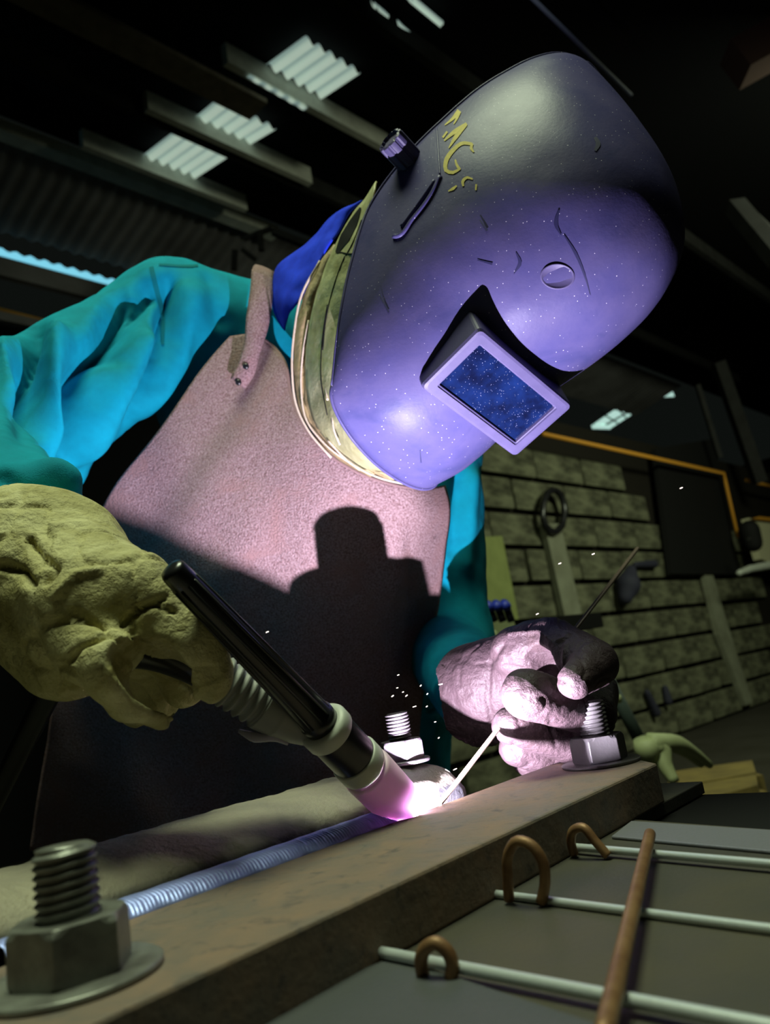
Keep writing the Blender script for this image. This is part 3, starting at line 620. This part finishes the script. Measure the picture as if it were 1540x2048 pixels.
# ---- helmet frame of reference
HO = B(998, 795, .63)
def c2w(v): return RT * v[0] - UP * v[1] + FW * v[2]
hw = norm(c2w((.724, .435, .535))); hu = c2w((.688, -.611, -.392)); hu = norm(hu - hw * (hu @ hw)); hn = np.cross(hw, hu); hn = hn if hn @ FW < 0 else -hn
def HL(X, Y, Zz): return HO + (hw * X + hu * Y + hn * Zz) * KP
nr = 72
Cp = spline([(0, -.1163, -.0121), (0, -.0772, -.001), (0, -.0309, -.003), (0, 0, -.0101), (0, .0317, -.0161), (0, .0613, -.0121), (0, .1022, -.0091), (0, .1431, -.0182), (0, .1778, -.0464), (0, .1983, -.0959), (0, .2075, -.1614), (0, .2105, -.2523)], nr)
Rp = spline([(.0727, -.1, -.0353), (.0901, -.0735, -.0706), (.1024, -.0402, -.1261), (.1092, 0, -.1816), (.1113, .0409, -.1998), (.1084, .0818, -.2139), (.1030, .1175, -.227), (.0935, .1482, -.2381), (.0835, .1717, -.2452), (.0720, .188, -.2502), (.0590, .1983, -.2533), (.046, .2044, -.2553)], nr)
_k = Vector((.0344, .0181, -.1427)); HR = np.array(Matrix.Rotation(_k.length, 3, _k)); HOF = np.array([-.0070, .0001, -.0001])
def HS(X, Y, Zz): return HL(*(HR @ np.array([X, Y, Zz]) + HOF))
ths = np.linspace(-1, 1, 121); rows = []
for i in range(nr):
    r = []; f = i / (nr - 1); nn = 2.09 + 0.5 * max(0, (f - .55)) - .14 * max(0, (.35 - f) / .35)
    for s in ths:
        th = abs(s) * math.pi / 2; a = math.sin(th) ** (2 / nn); b = 1 - math.cos(th) ** (2 / nn)
        X = np.sign(s) * Rp[i, 0] * a; Y = Cp[i, 1] + (Rp[i, 1] - Cp[i, 1]) * b; Zq = Cp[i, 2] + (Rp[i, 2] - Cp[i, 2]) * b
        p = HS(X, Y, Zq); p = p + hn * (vnoise(p, 28, 2) * .0012 + vnoise(p, 70, 4) * .0004); r.append(p)
    rows.append(r)
hel = part('welding_helmet', grid(rows), 'helmet', root); tag(hel, 'scuffed violet black welding hood with yellow marker lettering'); solid(hel, .0025, -1)
edge = np.array(rows); rim = np.vstack([edge[0], edge[1:, -1], edge[-1, ::-1][1:], edge[::-1, 0][1:-1]])
V, Fc = tube(np.vstack([rim, rim[:1]]), .0017, 8); part('rim', (V, Fc), 'helmet', hel)
cast = Caster(hel)
# lens box
def rect(hx, hy, Zz, n=5, r=.004):
    q = []
    for cx, cy, a0 in ((hx - r, hy - r, 0), (-hx + r, hy - r, 90), (-hx + r, -hy + r, 180), (hx - r, -hy + r, 270)):
        for k in range(n):
            a = math.radians(a0 + 90 * k / (n - 1)); q.append(HL(cx + r * math.cos(a), cy + r * math.sin(a), Zz))
    return q
loops = [rect(.0575, .0325, -.068), rect(.057, .032, -.003), rect(.056, .031, -.0005), rect(.054, .029, 0), rect(.0475, .0232, 0, r=.0015), rect(.047, .0227, -.0012, r=.0015), rect(.0462, .0217, -.0016, r=.0012), rect(.0458, .0213, -.0045, r=.0012)]
part('lens_frame', grid(loops, closed_v=True), 'frame', hel, False)
V, Fc = prism([HL(x, y, -.0038) for x, y in ((.0462, .0216), (-.0462, .0216), (-.0462, -.0216), (.0462, -.0216))], -hn * .003); o = part('lens', (V, Fc), 'lens', hel, False); tag(o, 'dark blue filter glass with spatter')
# raised side ribs, pivot knob, oval plug, lettering
part('side_rib', join(tube_on(cast, [(872, 238), (876, 290), (880, 352)], .0011, 20), tube_on(cast, [(881, 354), (866, 386), (826, 440), (794, 474), (788, 474)], .0026, 30, .0006)), 'helmet', hel)
part('side_rib', tube_on(cast, [(870, 362), (838, 408), (804, 454)], .0024, 24, .0004), 'helmet', hel)
ke, kb = HL(-.143, .070, -.190), HL(-.108, .068, -.190); kx, ky, kd = frame(ke - kb); kl = np.linalg.norm(ke - kb)
dpx = np.array(proj((ke + kb) / 2)); sh = B(800, 301, dpx[2]/KP) - (ke + kb) / 2; kb = kb + sh; rows = []
for z, f in ((0, .95), (.002, 1), (kl - .009, 1), (kl - .006, .97), (kl - .005, .8), (kl - .008, .7)):
    r = []
    for j in range(64):
        a = 2 * math.pi * j / 64; g = .0145 * f * (1 - .10 * (math.cos(a * 9) > .55)); r.append(kb + kd * z + g * (math.cos(a) * kx + math.sin(a) * ky))
    rows.append(r)
V, Fc = grid(rows, closed_v=True); Fc.append(list(range(320, 384))); kn = part('pivot_knob', (V, Fc), 'frame', hel, False)
part('knob_stem', lathe(kb - kd * .012, kd, [(0, .006), (.02, .006)], 16), 'blacksteel', hel)
q, nq = cast(1115, 553); ex, ey = norm(hw - nq * (hw @ nq)), None; ey = norm(np.cross(nq, ex)); u2 = norm(B(1147, 556, proj(q)[2]/KP) - q); u2 = norm(u2 - nq * (u2 @ nq)); v2 = np.cross(nq, u2)
dq = proj(q)[2] / F
ring = [[q + nq * h + u2 * math.cos(a) * 33 * k * dq + v2 * math.sin(a) * 24 * k * dq for a in np.linspace(0, 2 * math.pi, 40, endpoint=False)] for k, h in ((1.06, -.0008), (1.0, .0006), (.93, .0004), (.88, -.0003), (.05, -.0002))]
part('oval_plug', grid(ring, closed_v=True), 'frame', hel)
strokes = [([(890, 251), (906, 238), (919, 222)], [2, 6, 9]), ([(919, 224), (913, 240), (908, 249)], [8, 5, 2]), ([(889, 282), (905, 268), (934, 248)], [3, 9, 6]), ([(932, 250), (914, 272), (898, 297)], [7, 9, 2]), ([(886, 276), (895, 264)], [4, 4]),
           ([(945, 289), (926, 287), (906, 302), (892, 325), (893, 342), (905, 346), (921, 338)], [6, 7, 8, 9, 8, 7, 4]), ([(945, 288), (943, 297), (948, 305)], [5, 6, 3]), ([(920, 340), (914, 330), (911, 320)], [6, 5, 3]),
           ([(946, 359), (934, 356), (926, 364), (927, 373)], [3, 5, 6, 4]), ([(897, 383), (905, 379), (914, 372)], [2, 6, 3]), ([(953, 369), (952, 381)], [4, 3])]
lt = [ribbon_on(cast, s, wd, 16) for s, wd in strokes]; o = part('marker_lettering', join(*lt), 'paint', hel); tag(o, 'hand drawn yellow marker letters')
sc = [([(1032, 505), (1040, 525), (1028, 548)], [2, 8, 1]), ([(1128, 470), (1150, 505), (1172, 560), (1180, 590)], [2, 6, 4, 1]), ([(1118, 420), (1112, 450), (1122, 470)], [3, 9, 2]), ([(1190, 275), (1196, 288), (1190, 302)], [6, 10, 5]), ([(960, 440), (975, 462)], [3, 5]), ([(955, 520), (985, 528)], [2, 5]), ([(760, 590), (778, 625)], [2, 4]), ([(840, 900), (842, 925)], [2, 3])]
part('scuff', join(*[ribbon_on(cast, a, w_, 10, .0005) for a, w_ in sc]), mat('dark_scuff', (.022, .022, .075), .5), hel)['kind'] = 'stuff'
# ---- worn neck liner strips inside the hood edge
def sheet(pa, pb, n=60, m=9, wr=.003, seed=0, fr=55):
    a = spline([B(*p) for p in pa], n); b = spline([B(*p) for p in pb], n); rows = []
    for i in range(n):
        r = []
        for j in range(m):
            u = j / (m - 1); p = a[i] * (1 - u) + b[i] * u; p = p - FW * (math.sin(u * math.pi) * .006) + FW * (vnoise(p, fr, seed) * wr + vnoise(p, fr * 2.6, seed + 1) * wr * .5); r.append(p)
        rows.append(r)
    return grid(rows)
o = part('neck_liner', sheet([(752, 362, .77), (735, 388, .775), (702, 432, .785), (665, 500, .79), (632, 590, .795), (614, 680, .795), (612, 770, .79), (626, 840, .785), (660, 890, .775), (720, 938, .765)],
                         [(748, 380, .735), (744, 400, .732), (737, 470, .73), (712, 560, .73), (705, 640, .728), (696, 720, .722), (696, 800, .718), (712, 865, .716), (745, 910, .716), (810, 950, .722)], 70, 14), 'liner_dark', hel); tag(o, 'olive inner neck liner'); lcast = Caster(o); solid(o, .002)
o = part('neck_liner', sheet([(668, 488, .82), (640, 525, .82), (612, 580, .82), (592, 650, .82), (587, 740, .815), (597, 815, .81), (625, 865, .80), (670, 915, .79), (740, 955, .78)],
                         [(672, 500, .81), (652, 545, .81), (632, 600, .81), (615, 670, .805), (610, 750, .80), (618, 815, .795), (642, 860, .785), (690, 905, .775), (750, 948, .765)], 60, 9, .003, 4), 'liner', hel); tag(o, 'tan outer neck liner'); solid(o, .002)
o = part('neck_liner', sheet([(612, 690, .80), (606, 770, .80), (614, 830, .795), (640, 872, .785), (690, 918, .775), (780, 962, .77)],
                         [(640, 700, .79), (634, 770, .785), (640, 820, .78), (664, 862, .77), (708, 905, .76), (790, 958, .76)], 50, 9, .004, 9, 70), 'liner', hel); tag(o, 'crumpled tan middle strip'); solid(o, .002)
for k, (pp_, r) in enumerate([([(640, 522, .818), (603, 590, .818), (589, 660, .818), (584, 740, .813), (593, 812, .808), (617, 862, .80), (662, 915, .79)], .0014), ([(617, 640, .80), (605, 710, .80), (602, 780, .797), (612, 838, .79), (650, 888, .78), (720, 940, .77)], .0012),
                            ([(692, 578, .758), (680, 640, .757), (661, 700, .755), (655, 718, .753)], .0013), ([(655, 722, .75), (652, 770, .75), (655, 800, .745)], .0014), ([(664, 820, .745), (668, 860, .742), (680, 890, .74)], .0012), ([(655, 880, .768), (700, 925, .76), (760, 956, .752), (820, 970, .745)], .0013)]):
    part('frayed_edge', tube([B(*p) + FW * vnoise(np.array(B(*p)), 90, 3) * .003 for p in pp_], r, 8, 30), 'liner_edge', hel)
part('liner_gap_shade', ribbon_on(lcast, [(722, 416), (704, 452), (686, 484), (674, 506)], [4, 17, 20, 6], 18, .0008), 'blacksteel', hel)  # black ribbon painting the shaded gap between two liner layers
for pp_ in ([(724, 440), (704, 490), (692, 512)], [(735, 425), (718, 480)], [(690, 512), (672, 560), (652, 640), (646, 700)], [(678, 504), (702, 508), (724, 502)], [(655, 610), (645, 680), (643, 760), (655, 830)]):
    part('liner_crack', tube_on(lcast, pp_, .0008, 20, .0003), 'blacksteel', hel)
# ---- head and body under the clothing: one continuous figure
hc = HL(0, .055, -.155)
def cap(X, a, b, ra, rb): return capsule(X, a, b, ra * KP, rb * KP)
nb = B(640, 700, 1.10)
RS, RE, RW = B(345, 652, 1.03), P(-90, 905, .96), P(60, 1100, .60)
LS, LE, LW = B(868, 820, 1.12), B(890, 1290, 1.02), P(965, 1392, .85)
kn1, kn2 = np.array([hipW[0] - .11, hipW[1] - .05, .50]), np.array([hipW[0] + .11, hipW[1] - .03, .50])
an1, an2 = np.array([hipW[0] - .13, hipW[1] + .04, .10]), np.array([hipW[0] + .13, hipW[1] + .06, .10])
hpL, hpR = hipW + [.09, 0, 0], hipW + [-.09, 0, 0]
def bodyf(X):
    d = cap(X, hc + hu * .03, hc - hu * .045 + hn * .015, .082, .062)
    d = smin(d, cap(X, hc + hn * .075 + hu * .0, hc + hn * .09 - hu * .02, .006, .012), .02)      # nose
    d = smin(d, cap(X, hc - hu * .07 + hn * .045, hc - hu * .075 + hn * .05, .03, .03), .03)      # chin
    for s in (-1, 1):
        d = smin(d, cap(X, hc + hw * s * .08 + hu * .012, hc + hw * s * .082 - hu * .02, .014, .009), .012)   # ears
        d = np.maximum(d, -cap(X, hc + hw * s * .032 + hn * .088 + hu * .012, hc + hw * s * .034 + hn * .088 + hu * .012, .011, .011))
    d = smin(d, cap(X, hc - hu * .05 - hn * .03, nb + FW * .02, .048, .045), .04)
    for a, b, ra, rb in ((nb, RS, .045, .034), (nb, LS, .045, .034), (RS, RE, .020, .020), (RE, RW, .020, .020), (LS, LE, .034, .028), (LE, LW, .028, .022), (nb, hipW, .11, .12), (hpR, kn1, .075, .055), (kn1, an1, .05, .036), (hpL, kn2, .075, .055), (kn2, an2, .05, .036)):
        d = smin(d, cap(X, a, b, ra, rb), .05)
    return d
o = sdfobj('body', bodyf, (-.75, .45, .04), (.5, 1.8, 1.78), .017, 'skin', root)
# ---- jacket
ch = [(B(480, 800, 1.12), B(760, 900, 1.15), .10, .10), (B(480, 820, 1.12), B(500, 1330, 1.19), .10, .11), (B(760, 900, 1.15), B(760, 1330, 1.19), .10, .11), (B(500, 1330, 1.19), hpR, .11, .12), (B(760, 1330, 1.19), hpL, .11, .12), (B(620, 800, 1.12), B(630, 1400, 1.17), .12, .12)]
RFp = P(30, 1055, .645)
def jackf(X):
    d = None
    for a, b, ra, rb in ch + [(RS, nb, .074, .078), (nb, LS, .078, .068)]:
        c = cap(X, a, b, ra, rb); d = c if d is None else smin(d, c, .06)
    d = smin(d, cap(X, nb, nb + (hc - nb) * .4, .074, .066), .03); d = smin(d, cap(X, RS, RE, .076, .074), .05); d = smin(d, cap(X, RE, RFp, .068, .046), .05)
    d = smin(d, cap(X, B(215, 735, .97), B(118, 925, .915), .040, .022), .035)
    d = smin(d, cap(X, LS, LE, .064, .058), .05); d = smin(d, cap(X, LE, P(955, 1396, .865), .054, .037), .04)
    return d
def jfold(V, Fc):
    V = folds(V, Fc, [([(236, 600), (205, 690), (163, 728), (138, 788), (118, 910)], 20, -.052), ([(335, 570), (333, 676), (298, 755), (264, 815), (238, 930)], 17, -.048), ([(62, 655), (54, 755), (52, 860)], 22, -.055), ([(292, 580), (258, 640), (222, 705)], 20, -.036),
        ([(285, 690), (222, 790), (135, 960)], 26, .032), ([(112, 680), (98, 800), (100, 930)], 26, .030), ([(385, 600), (350, 720), (305, 830)], 32, .018), ([(12, 700), (8, 860)], 24, .024), ([(270, 640), (240, 700)], 14, .012), ([(915, 960), (905, 1100)], 14, -.010), ([(945, 950), (935, 1130)], 12, .009),
        ([(890, 1340), (950, 1300)], 10, -.014), ([(870, 1380), (940, 1330)], 9, .012), ([(865, 1420), (930, 1400)], 10, -.014), ([(0, 950), (70, 990)], 9, -.012), ([(0, 985), (50, 1010)], 8, -.010), ([(420, 560), (440, 640)], 20, -.008)])
    N = vert_normals(V, Fc); return V + N * (vnoise(V, 14, 1) * .004 + vnoise(V, 42, 2) * .002)[:, None]
jk = sdfobj('jacket', jackf, (-.80, .5, .66), (.42, 1.8, 1.80), .0085, 'teal', root, 2, jfold); tag(jk, 'teal cotton work jacket'); subsurf(jk)
jc = Caster(jk)
try:
    part('seam', ribbon_on(jc, [(303, 535), (314, 585), (326, 640), (326, 690)], [9, 9, 8, 6], 20, .0012), 'teal_dark', jk)
    part('seam', ribbon_on(jc, [(318, 530), (380, 533), (440, 528), (500, 545)], [4, 5, 5, 5], 20, .0010), 'teal_dark', jk)
except Exception as e: print('seam', e)
tr = sdfobj('trousers', lambda X: smin(smin(chain(X, [hpR, kn1, an1], [.105, .085, .07]), chain(X, [hpL, kn2, an2], [.105, .085, .07]), .03), capsule(X, hpR, hpL, .125, .125), .05), (hipW[0] - .32, hipW[1] - .3, .02), (hipW[0] + .32, hipW[1] + .3, 1.05), .016, 'navy', root)
for a in (an1, an2):
    f = np.array([a[0], a[1] - .17, .045]); sdfobj('boot', lambda X: np.maximum(smin(chain(X, [[a[0], a[1], .16], [a[0], a[1] + .01, .055]], [.052, .055]), chain(X, [[a[0], a[1] + .02, .05], f], [.05, .046]), .03), -X[..., 2] + .0), (a[0] - .1, a[1] - .26, -.02), (a[0] + .1, a[1] + .12, .26), .012, 'bootm', root)
# ---- blue collar
o = part('collar', sheet([(726, 402, .86), (690, 415, .88), (655, 440, .91), (600, 496, .94), (547, 540, .95), (543, 575, .95), (543, 612, .945), (556, 645, .935), (566, 660, .93)],
                       [(724, 406, .855), (700, 424, .86), (678, 460, .865), (648, 505, .87), (628, 548, .875), (612, 590, .88), (590, 612, .885), (574, 640, .91), (568, 664, .92)], 40, 12, .007, 2, 24), 'blue', root); tag(o, 'bright blue shirt collar'); solid(o, .003); subsurf(o)
# ---- apron: suede bib with neck cut, strap and rivets
def coons(top, bot, left, right, n, m):
    T = spline(top, m); B = spline(bot, m); Lf = spline(left, n); Rr = spline(right, n); out = np.empty((n, m, 3))
    for i in range(n):
        v = i / (n - 1)
        for j in range(m):
            u = j / (m - 1)
            out[i, j] = (1-v)*T[j] + v*B[j] + (1-u)*Lf[i] + u*Rr[i] - ((1-u)*(1-v)*T[0] + u*(1-v)*T[-1] + (1-u)*v*B[0] + u*v*B[-1])
    return out
top = [(462, 676, .945), (505, 672, .94), (545, 694, .93), (566, 720, .91), (582, 790, .89), (606, 850, .87), (645, 898, .855), (700, 938, .845), (770, 966, .845), (835, 978, .86), (886, 972, .91)]
left = [(462, 676, .945), (430, 712, .94), (330, 850, .93), (205, 1020, .925), (150, 1200, .95), (60, 1700, 1.0)]
right = [(886, 972, .91), (895, 1005, .91), (888, 1100, .92), (876, 1200, .93), (852, 1330, .95), (820, 1760, 1.0)]
bot = [(60, 1700, 1.0), (300, 1740, .97), (560, 1760, .96), (820, 1760, 1.0)]
G = coons(top, bot, left, right, 130, 120); V = []
for row in G:
    r = []
    for x, y, d in row:
        u = np.clip((x - 200) / 700, 0, 1); d2 = d - .022 * math.sin(u * math.pi) * np.clip((y - 690) / 200, 0, 1)
        st = 1 / (1 + math.exp(-(x - (812 - .05 * (y - 1000))) / 4)); d2 += .016 * st * np.clip((y - 1020) / 120, 0, 1)
        d2 += .010 * math.exp(-((x - 560 + .15 * (y - 1000)) / 60) ** 2) * np.clip((y - 1000) / 200, 0, 1)
        if y > 1380: d2 += .02 * math.sin((x - .5 * y) / 70) * np.clip((y - 1380) / 150, 0, 1)
        p = B(x, y, d2); p = p - FW * (vnoise(p, 9, 3) * .006 + vnoise(p, 22, 5) * .002); r.append(p)
    V.append(r)
ap = part('apron', grid(V), 'suede', root); tag(ap, 'pink brown suede welding apron'); solid(ap, .0035, 1)
apV = np.array(V); part('neck_binding', tube(apV[0, 14:116] - FW * .001, .0030, 8), 'suede_edge', ap)
st = part('strap', sheet([(503, 538, .955), (499, 590, .93), (492, 640, .915), (487, 690, .91), (474, 730, .905), (461, 756, .905)],
                       [(545, 556, .955), (545, 600, .93), (535, 660, .915), (519, 710, .905), (508, 752, .905), (490, 778, .905)], 36, 8, .002, 6, 30), 'suede', ap); tag(st, 'suede shoulder strap'); solid(st, .004)
so = part('strap', sheet([(503, 540, .957), (507, 532, .98), (515, 530, 1.02), (525, 545, 1.06)], [(545, 558, .957), (546, 548, .98), (550, 545, 1.02), (556, 560, 1.06)], 12, 6, .001, 6, 30), 'suede', ap); solid(so, .004)
for x, y in ((492, 733), (477, 765)): part('rivet', lathe(B(x, y, .8985), -FW, [(0, .0042), (.0012, .0042), (.0024, .003), (.0028, .001)], 16), 'black_rubber', ap)
# ---- gloves
def gl(fn, pts, pad, res, name, m, lines, label, am=1.0):
    q = np.array([P(*p) for p in pts])
    def post(V, Fc):
        V = folds(V, Fc, lines); N = vert_normals(V, Fc); w = vnoise(V, 60, 3); rd = np.abs(vnoise(V, 34, 8))
        return V + N * (am * (vnoise(V, 24, 6) * .0022 + w * .0010 - .0028 * np.exp(-(rd / .06) ** 2)) + vnoise(V, 140, 1) * .0004)[:, None]
    o = sdfobj(name, fn, q.min(0) - pad, q.max(0) + pad, res, m, root, 2, post); tag(o, label); return o
K = lambda X, a, b, ra, rb: capsule(X, P(*a), P(*b), ra, rb)
KG = 1.12
def G(x, y, d): return P(x, y, d * KG)
KL = lambda X, a, b, ra, rb: capsule(X, G(*a), G(*b), ra * KG, rb * KG)
def lgf(X):
    d = KL(X, (952, 1392, .755), (985, 1376, .735), .050, .045)
    d = np.maximum(d, -KL(X, (930, 1404, .79), (972, 1390, .745), .046, .040))
    d = np.maximum(d, ((X - G(972, 1392, .752)) @ norm(G(948, 1398, .768) - G(1010, 1368, .715)).astype(np.float32)))
    pm = smin(KL(X, (1005, 1362, .726), (1080, 1335, .71), .039, .040), KL(X, (1080, 1340, .71), (1150, 1405, .71), .038, .030), .02)
    pm = smin(pm, KL(X, (1150, 1400, .71), (1120, 1480, .71), .028, .024), .02)
    d = smin(d, pm, .008)
    th = smin(KL(X, (1035, 1305, .685), (1105, 1285, .664), .023, .021), KL(X, (1105, 1285, .664), (1185, 1325, .612), .020, .019), .006); th = smin(th, KL(X, (1188, 1330, .608), (1150, 1362, .580), .0175, .0130), .005)
    d = smin(d, th, .006)
    d = np.maximum(d, -KL(X, (1072, 1335, .640), (1108, 1348, .655), .019, .0145))
    i = smin(KL(X, (1185, 1385, .69), (1185, 1428, .630), .022, .0185), KL(X, (1185, 1428, .630), (1053, 1387, .592), .0175, .0190), .005)
    mdl = smin(KL(X, (1160, 1440, .69), (1140, 1482, .640), .020, .0175), KL(X, (1140, 1482, .640), (1022, 1451, .620), .0170, .0155), .005)
    rg = smin(KL(X, (1140, 1470, .70), (1118, 1520, .662), .018, .0155), KL(X, (1118, 1520, .662), (1032, 1497, .645), .0150, .0145), .005)
    pk = smin(KL(X, (1110, 1500, .71), (1098, 1538, .685), .016, .0140), KL(X, (1098, 1538, .685), (1055, 1524, .668), .0135, .0125), .005)
    for q in (i, mdl, rg, pk): d = smin(d, q, .0014)
    return d
gl(lgf, [(925, 1300, .92), (925, 1500, .92), (1230, 1240, .68), (1230, 1560, .66), (1000, 1240, .66)], .02, .0021, 'glove', 'glove',
   [([(1010, 1330), (1050, 1338)], 3, -.002), ([(1100, 1440), (1112, 1490)], 4, -.002), ([(1020, 1268), (1078, 1262), (1110, 1285), (1135, 1272)], 4, .0025), ([(1130, 1288), (1128, 1330)], 4, .002), ([(1005, 1290), (978, 1330), (975, 1400), (990, 1470)], 6, -.003)], 'arc lit hide glove on the hand holding the filler rod', .45)
def rgf(X):
    d = K(X, (30, 1120, .60), (95, 1130, .565), .056, .052)
    d = np.maximum(d, -K(X, (-20, 1060, .66), (40, 1095, .615), .050, .044))
    d = smin(d, K(X, (95, 1130, .565), (190, 1225, .505), .050, .044), .02)
    d = smin(d, K(X, (70, 1200, .54), (110, 1330, .51), .044, .022), .02)
    d = smin(d, K(X, (190, 1225, .505), (150, 1330, .50), .040, .022), .015)
    ix = smin(K(X, (272, 1190, .497), (372, 1280, .484), .0275, .0212), K(X, (372, 1280, .484), (412, 1348, .488), .0212, .0168), .008)
    tb = smin(K(X, (170, 1290, .475), (225, 1330, .458), .022, .020), K(X, (225, 1330, .458), (258, 1400, .465), .016, .0120), .008); tb = smin(tb, K(X, (258, 1400, .465), (325, 1430, .478), .0120, .0085), .006)
    d = smin(d, tb, .006)
    mf = smin(K(X, (240, 1230, .54), (345, 1300, .565), .024, .018), K(X, (345, 1300, .565), (370, 1370, .56), .018, .0145), .008)
    rf = smin(K(X, (215, 1270, .555), (310, 1345, .585), .021, .017), K(X, (310, 1345, .585), (320, 1400, .575), .017, .013), .008)
    pf = smin(K(X, (190, 1320, .56), (260, 1385, .59), .018, .015), K(X, (260, 1385, .59), (270, 1420, .58), .015, .012), .008)
    for q in (mf, rf, pf): d = smin(d, q, .004)
    d = smin(d, ix, .006)
    d = np.maximum(d, -K(X, (276, 1312, .44), (338, 1380, .49), .0175, .0175))
    return d
gl(rgf, [(-40, 1000, .66), (-60, 1480, .62), (460, 1000, .46), (460, 1450, .44), (0, 1000, .44), (0, 1000, .66)], .02, .0024, 'glove', 'glove_r',
   [([(60, 1080), (80, 1110), (110, 1135), (90, 1160)], 8, -.006), ([(0, 1130), (45, 1140), (60, 1165)], 8, -.006), ([(100, 1055), (170, 1050), (220, 1075)], 9, .004), ([(245, 1250), (280, 1220), (330, 1195)], 5, -.005), ([(255, 1235), (300, 1205), (350, 1222)], 5, -.004), ([(140, 1320), (160, 1295), (215, 1270)], 6, -.005), ([(150, 1230), (200, 1250), (235, 1280)], 6, -.004), ([(110, 1190), (150, 1150), (200, 1140)], 7, .003), ([(265, 1270), (330, 1330), (385, 1380)], 5, -.004)], 'dirty hide glove gripping the torch')
# ---- flying sparks
sp = []
for _ in range(16):
    x, y, d = rng.normal(850, 40), rng.normal(1420, 55), rng.uniform(.72, .85); a = rng.uniform(-1.2, -.2); l = rng.uniform(3, 8)
    sp.append(tube([P(x, y, d), P(x + l * math.cos(a), y + l * math.sin(a), d)], .00028, 5))
for x, y in ((1187, 1108), (1120, 1127), (1075, 1228), (535, 1264), (1040, 1515), (1363, 976)): sp.append(tube([P(x - 3, y + 1, .9), P(x + 2, y - 1, .9)], .0003, 5))
o = mesh_obj('sparks', *join(*sp), 'spark'); tag(o, 'tiny white sparks flying off the arc near the fist', 'sparks', None, 'stuff')
